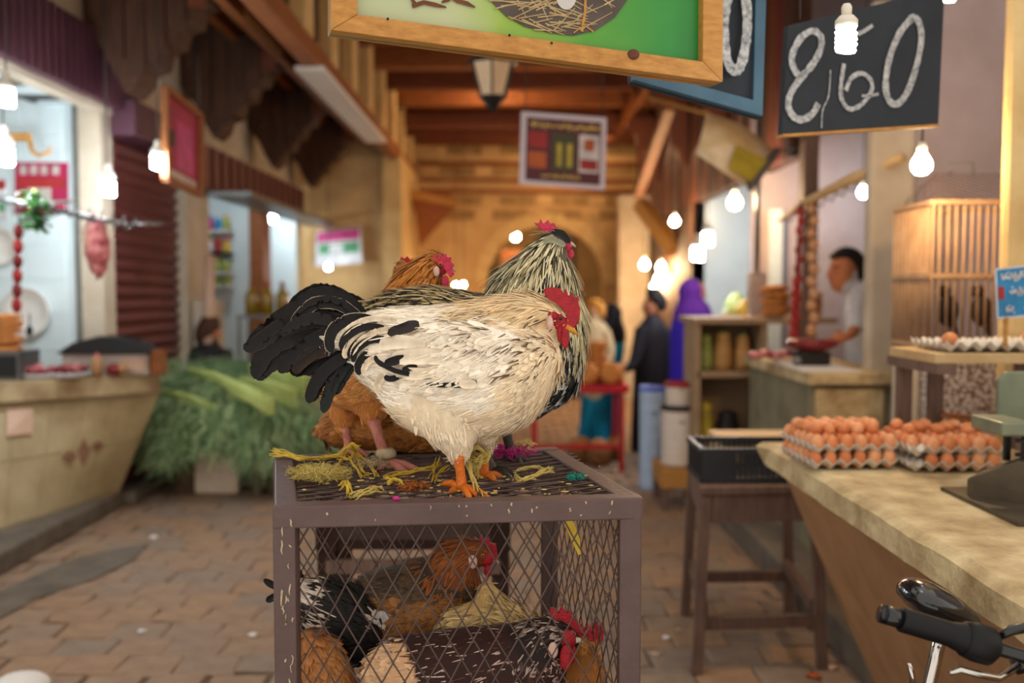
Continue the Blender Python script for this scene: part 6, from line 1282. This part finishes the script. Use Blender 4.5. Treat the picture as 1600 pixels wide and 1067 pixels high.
t = thing('hanging_meat', 'slab of raw red meat hanging from the hook rail', 'meat', P(148, 385, 6.0)); V, F, *_ = loft_mesh([(140, 336, 6, 5), (146, 350, 14, 9), (150, 375, 20, 12), (152, 400, 19, 12), (154, 420, 12, 9), (155, 434, 4, 4)], 6.0, 24, 14); V = V + RNG.normal(0, .006, V.shape); m = MB(); m.add([tuple(v) for v in V], F, True); m.build('meat', 'meat_pink', t); MB().tube([P(140, 338, 5.98), P(134, 370, 5.97), P(136, 404, 5.97)], [.012, .02, .006], 8).build('fat_strip', 'tile_pink', t)
LEAF = [(46, 96, 40), (70, 120, 48), (96, 146, 72), (40, 84, 44)]
def leafy(name, t, pts, dirs, L, W_, cols, droop=.35, lift=.2):
    n = len(pts); up = np.tile(np.array([[0, 0, 1.0]]), (n, 1)) + RNG.normal(0, .35, (n, 3)); up /= np.linalg.norm(up, axis=1)[:, None]
    c = np.array([lin(cols[k]) for k in RNG.integers(0, len(cols), n)]); V, F, K = feather_arrays(np.asarray(pts, float), up, np.asarray(dirs, float), np.full(n, L) * RNG.uniform(.6, 1.3, n), np.full(n, W_) * RNG.uniform(.7, 1.3, n), c, c * 1.15, lift, droop)
    return link(name, np_mesh(name, V, F, K), 'skinv', t, kind='stuff')
t = thing('parsley_bunch', 'green herb bunch hanging from the hook rail', 'herbs', P(55, 330, 5.8)); c = P(54, 330, 5.8); n = 260
leafy('leaves', t, [c + Vector((random.gauss(0, .035), random.gauss(0, .03), random.uniform(-.1, .12))) for _ in range(n)], RNG.normal(0, 1, (n, 3)) + [[0, 0, -.8]], .05, .026, LEAF); MB().tube([c + Vector((0, 0, .13)), c], .012, 6).build('stems', 'bag_green', t)
for i, (px, py, r, l) in enumerate(((42, 488, 38, 'round white plate hanging low on the butcher wall'), (2, 385, 28, 'white basin hanging at the left edge of the butcher wall'))):
    c = P(px, py, 6.87); t = thing('wall_plate', l, 'plate', c); s = 6.87 / FPX; MB().lathe(c, [(r * s * .3, .02), (r * s * .7, .015), (r * s, -.03), (r * s * 1.02, -.02), (r * s * .7, .03), (r * s * .3, .035)], 24, axis='y').build('dish', 'white_paint', t); MB().tube([c + Vector((math.cos(a) * r * s, -.03, math.sin(a) * r * s)) for a in np.linspace(0, 2 * math.pi, 25)], .008, 6, cap=False).build('rim', 'white_paint', t)
t = thing('wall_bracket', 'curved wooden bracket with a hook on the butcher wall', 'bracket', P(40, 215, 6.5)); MB().bar(P(-20, 216, 6.5), P(47, 214, 6.5), .05, .05).build('arm', 'wood_pine', t); MB().tube([P(46, 218, 6.5), P(50, 236, 6.5), P(62, 243, 6.5), P(76, 238, 6.5), P(80, 228, 6.5)], [.018, .016, .014, .012, .008], 8).build('hook', 'wood_pine', t)
t = thing('wall_hook_tool', 'small black ladle hanging by the white plate', 'ladle', P(46, 515, 6.6)); MB().ell(P(46, 517, 6.6), .025, .02, .04).build('cup', 'black_metal', t); MB().tube([P(46, 517, 6.6), P(46, 490, 6.62)], .006, 5).build('stem', 'black_metal', t)
# ================================================================== GREENS STALL
gs = thing('vegetable_stand', 'dark wooden crates stand under the heap of greens', 'stand', (-2.1, 7.6, 0))
mat('crate_wood', (96, 74, 54), (66, 48, 34), scale=9, rough=.85); mat('foam_white', (232, 214, 194), (206, 180, 152), scale=5, rough=.8)
BX(-2.62, -1.28, 7.35, 8.2, .42, .5).build('deck', 'crate_wood', gs)
for i, (x0, x1) in enumerate(((-2.62, -2.48), (-2.04, -1.94), (-1.9, -1.32))): BX(x0, x1, 7.4, 8.1, 0, .42).build('crate', 'crate_wood', gs, bevel=.006)
for i in range(5): BX(-1.9, -1.32, 7.385, 7.4, .02 + i * .08, .085 + i * .08).build('slat', 'crate_wood', gs)
t = thing('foam_box', 'stained white box under the greens', 'box', (-2.2, 7.5, 0)); a, b = G(274, 772, 0), G(372, 772, 0); BX(a.x, b.x, a.y, a.y + .4, 0, .30).build('shell', 'foam_white', t, bevel=.02); BX(a.x - .01, b.x + .01, a.y - .01, a.y + .41, .30, .335).build('lid', 'foam_white', t, bevel=.01)
t = thing('blue_bag', 'blue plastic bag peeping from under the greens', 'bag', P(262, 692, 7.3)); c = P(262, 694, 7.3); MB().ell(c, .10, .06, .05).build('film', 'p_blue', t); MB().ell(c + Vector((.02, .02, .05)), .05, .04, .04).build('knot', 'p_blue', t)
mat('stalk', (196, 206, 130), (160, 180, 90), scale=14, rough=.5)
GR = [(112, 146, 96), (150, 178, 124), (178, 198, 146), (84, 116, 84), (204, 214, 160), (134, 164, 116)]
rnd = random.Random(21); bunches = [(262, 575, 7.8, -2.9), (300, 590, 7.6, -2.8), (345, 572, 7.9, -2.6), (395, 590, 7.7, -2.8), (440, 590, 7.9, -2.7), (262, 625, 7.4, -2.2), (305, 640, 7.3, -1.9), (350, 640, 7.25, -1.7), (395, 650, 7.3, -1.5), (440, 645, 7.35, -1.2), (480, 640, 7.45, -1.0), (280, 665, 7.3, -1.7), (420, 670, 7.25, -1.5), (470, 610, 7.7, -2.6), (330, 608, 7.5, -2.4), (380, 612, 7.5, -2.6)]
places = ['at the far left of the heap top', 'left of the heap top', 'behind the seated person side of the heap', 'in the middle of the heap top', 'right of the heap top', 'at the left flank', 'left of the middle flank', 'in the middle of the front flank', 'right of the middle flank', 'at the right flank', 'at the far right flank', 'drooping over the blue bag', 'drooping over the crate at right', 'at the back right of the heap', 'just under the heap top at left', 'just under the heap top in the middle']
for k, (px, py, d, a) in enumerate(bunches):
    c = P(px, py, d); t = thing('greens_bunch', 'bunch of feathery green fennel ' + places[k], 'greens', (c.x, c.y, c.z), 'bunches in the heap of greens'); dv = Vector((math.cos(a), -.5 if a > -2.3 else -.2, math.sin(a) * .35 - .1)); n = 700
    if k in (3, 4, 13, 15, 1, 5): 
        for s in range(5 if k in (15, 3) else 3): o = Vector((0, -.06 - s * .012, .05 + s * .015)); MB().tube([c + o, c + o + Vector((.22, -.05, -.06 + s * .012)), c + o + Vector((.46, -.10, -.17 + s * .02))], [.014, .017, .022], 7).build('stalk', 'stalk', t)
    pts = []; ds = []
    for _ in range(n):
        f = rnd.random(); p = c + dv * (f * .42 - .1) + Vector((rnd.gauss(0, .10), rnd.gauss(0, .06), rnd.gauss(0, .05) - .12 * f * f)); pts.append(p); ds.append(dv + Vector((rnd.gauss(0, .6), rnd.gauss(0, .5), rnd.gauss(0, .4) - .35)))
    leafy('fronds', t, pts, ds, .15, .006, GR, .5, .15)
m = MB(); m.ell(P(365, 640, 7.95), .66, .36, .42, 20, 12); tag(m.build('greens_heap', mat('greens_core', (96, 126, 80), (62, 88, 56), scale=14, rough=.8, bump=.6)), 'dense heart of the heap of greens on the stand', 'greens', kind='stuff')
t = thing('celery_bundle', 'pale celery stalks lying across the heap of greens', 'celery', P(410, 620, 7.0))
for s in range(8): a = P(340 + s * 3, 588 + s * 4, 7.1); b = P(428 - (s % 3) * 6, 626 + s * 3, 6.95); MB().tube([a, a.lerp(b, .5) + Vector((0, 0, .02)), b], [.012, .017, .022], 8).build('stalk', 'stalk', t)
# ================================================================== LEFT SHOPS: jars, bottles
t = thing('jar_shelf', 'wall shelf of jars in the bright shop', 'shelf', P(335, 380, 10.9))
for z in (360, 395, 425, 446): a = P(310, z, 10.9); b = P(362, z, 10.9); BX(a.x, b.x, 10.75, 11.0, a.z - .03, a.z).build('board', 'black_metal' if z == 395 else 'p_white', t)
JC = ['bag_yellow', 'p_pink', 'p_blue', 'bag_green', 'p_white', 'p_red']; rows = ('on the top shelf', 'on the second shelf', 'on the third shelf', 'on the bottom shelf')
for r_, z in enumerate((360, 395, 425, 446)):
    for i in range(4):
        c = P(315 + i * 13, z, 10.85); t = thing('glass_jar', 'small jar %s, %s from the left' % (rows[r_], ('first', 'second', 'third', 'fourth')[i]), 'jar', c, 'jars in the bright shop'); h = .17; MB().lathe(c + Vector((0, 0, .001)), [(.035, 0), (.042, .01), (.042, h * .7), (.03, h * .8)], 12).build('body', 'bag_green' if r_ > 1 else JC[(i + r_ * 3) % 6], t); MB().lathe(c + Vector((0, 0, h * .8)), [(.036, 0), (.036, .03), (.01, .032)], 12).build('lid', JC[(i * 2 + r_) % 6], t)
t = thing('glass_case', 'glass and metal display case holding the oil bottles', 'display case', P(415, 495, 9.2)); a, b = P(374, 492, 9.2), P(460, 492, 9.2)
BX(a.x, b.x, 9.1, 9.5, a.z - .03, a.z).build('top', 'grey_metal', t)
for x in (a.x + .02, b.x - .02):
    for y in (9.12, 9.48): BX(x - .012, x + .012, y - .012, y + .012, 0, a.z - .03).build('leg', 'grey_metal', t)
BX(a.x, b.x, 9.1, 9.5, .45, .48).build('shelf', 'grey_metal', t); zb = a.z
mat('oil', (150, 120, 20), (110, 84, 10), scale=6, rough=.2, coat=.5)
for i, px in enumerate((394, 418, 442)):
    c = P(px, 490, 9.25); c.z = zb; t = thing('oil_bottle', '%s of three golden oil bottles on the display case' % ('leftmost', 'middle', 'rightmost')[i], 'bottle', c, 'oil bottles'); MB().lathe(c, [(.06, 0), (.066, .01), (.066, .18), (.06, .2), (.025, .25), (.02, .28)], 14).build('body', 'oil', t); MB().lathe(c + Vector((0, 0, .28)), [(.024, 0), (.024, .035), (.005, .037)], 12).build('cap', 'p_red', t)
t = thing('display_stand', 'pale cloth covered stand beside the maroon shutter', 'stand', (-2.75, 8.9, 0)); BX(-2.86, -2.7, 8.6, 9.0, 0, 1.5).build('post', 'plaster_pale', t); MB().tube([(-2.72, 8.55, .9), (-2.70, 8.6, 1.9)], .05, 8).build('cloth', 'tile_pink', t)
# litter on the floor
for i, (px, py, r, l) in enumerate(((240, 842, .03, 'white paper scrap on the left paving by the cracked slab'), (222, 988, .02, 'small white scrap left of the cage on the paving'), (396, 994, .022, 'white scrap beside the left cage post'), (1025, 1025, .025, 'tan scrap on the paving right of the cage'), (1042, 998, .02, 'pale scrap near the stand legs'), (1060, 985, .016, 'tiny white scrap left of the stand'), (1300, 1046, .03, 'pink scrap under the wooden stand'), (1335, 1026, .04, 'pale crumpled paper under the stand'), (1272, 1060, .03, 'orange peel at the stand foot'), (1390, 1040, .07, 'grey crumpled plastic bag at the counter foot'))):
    c = G(px, py, 0); m = MB(); m.ell(c + Vector((0, 0, r * .35)), r, r * .8, r * .35, 9, 6); m.v = [tuple(jag(v, r * .18)) for v in m.v]; tag(m.build('paper_scrap', 'p_orange' if 'orange' in l else 'paper' if i < 3 or 'pale' in l else 'tile_pink' if 'pink' in l or 'tan' in l else 'p_pale'), l, 'litter', 'litter on the paving')
t = thing('white_sack', 'white sack corner at the lower left of the paving', 'sack', G(30, 1075, 0)); c = G(35, 1082, 0); m = MB(); m.ell(c + Vector((0, 0, .03)), .11, .09, .05, 16, 8); m.build('cloth', 'paper', t)
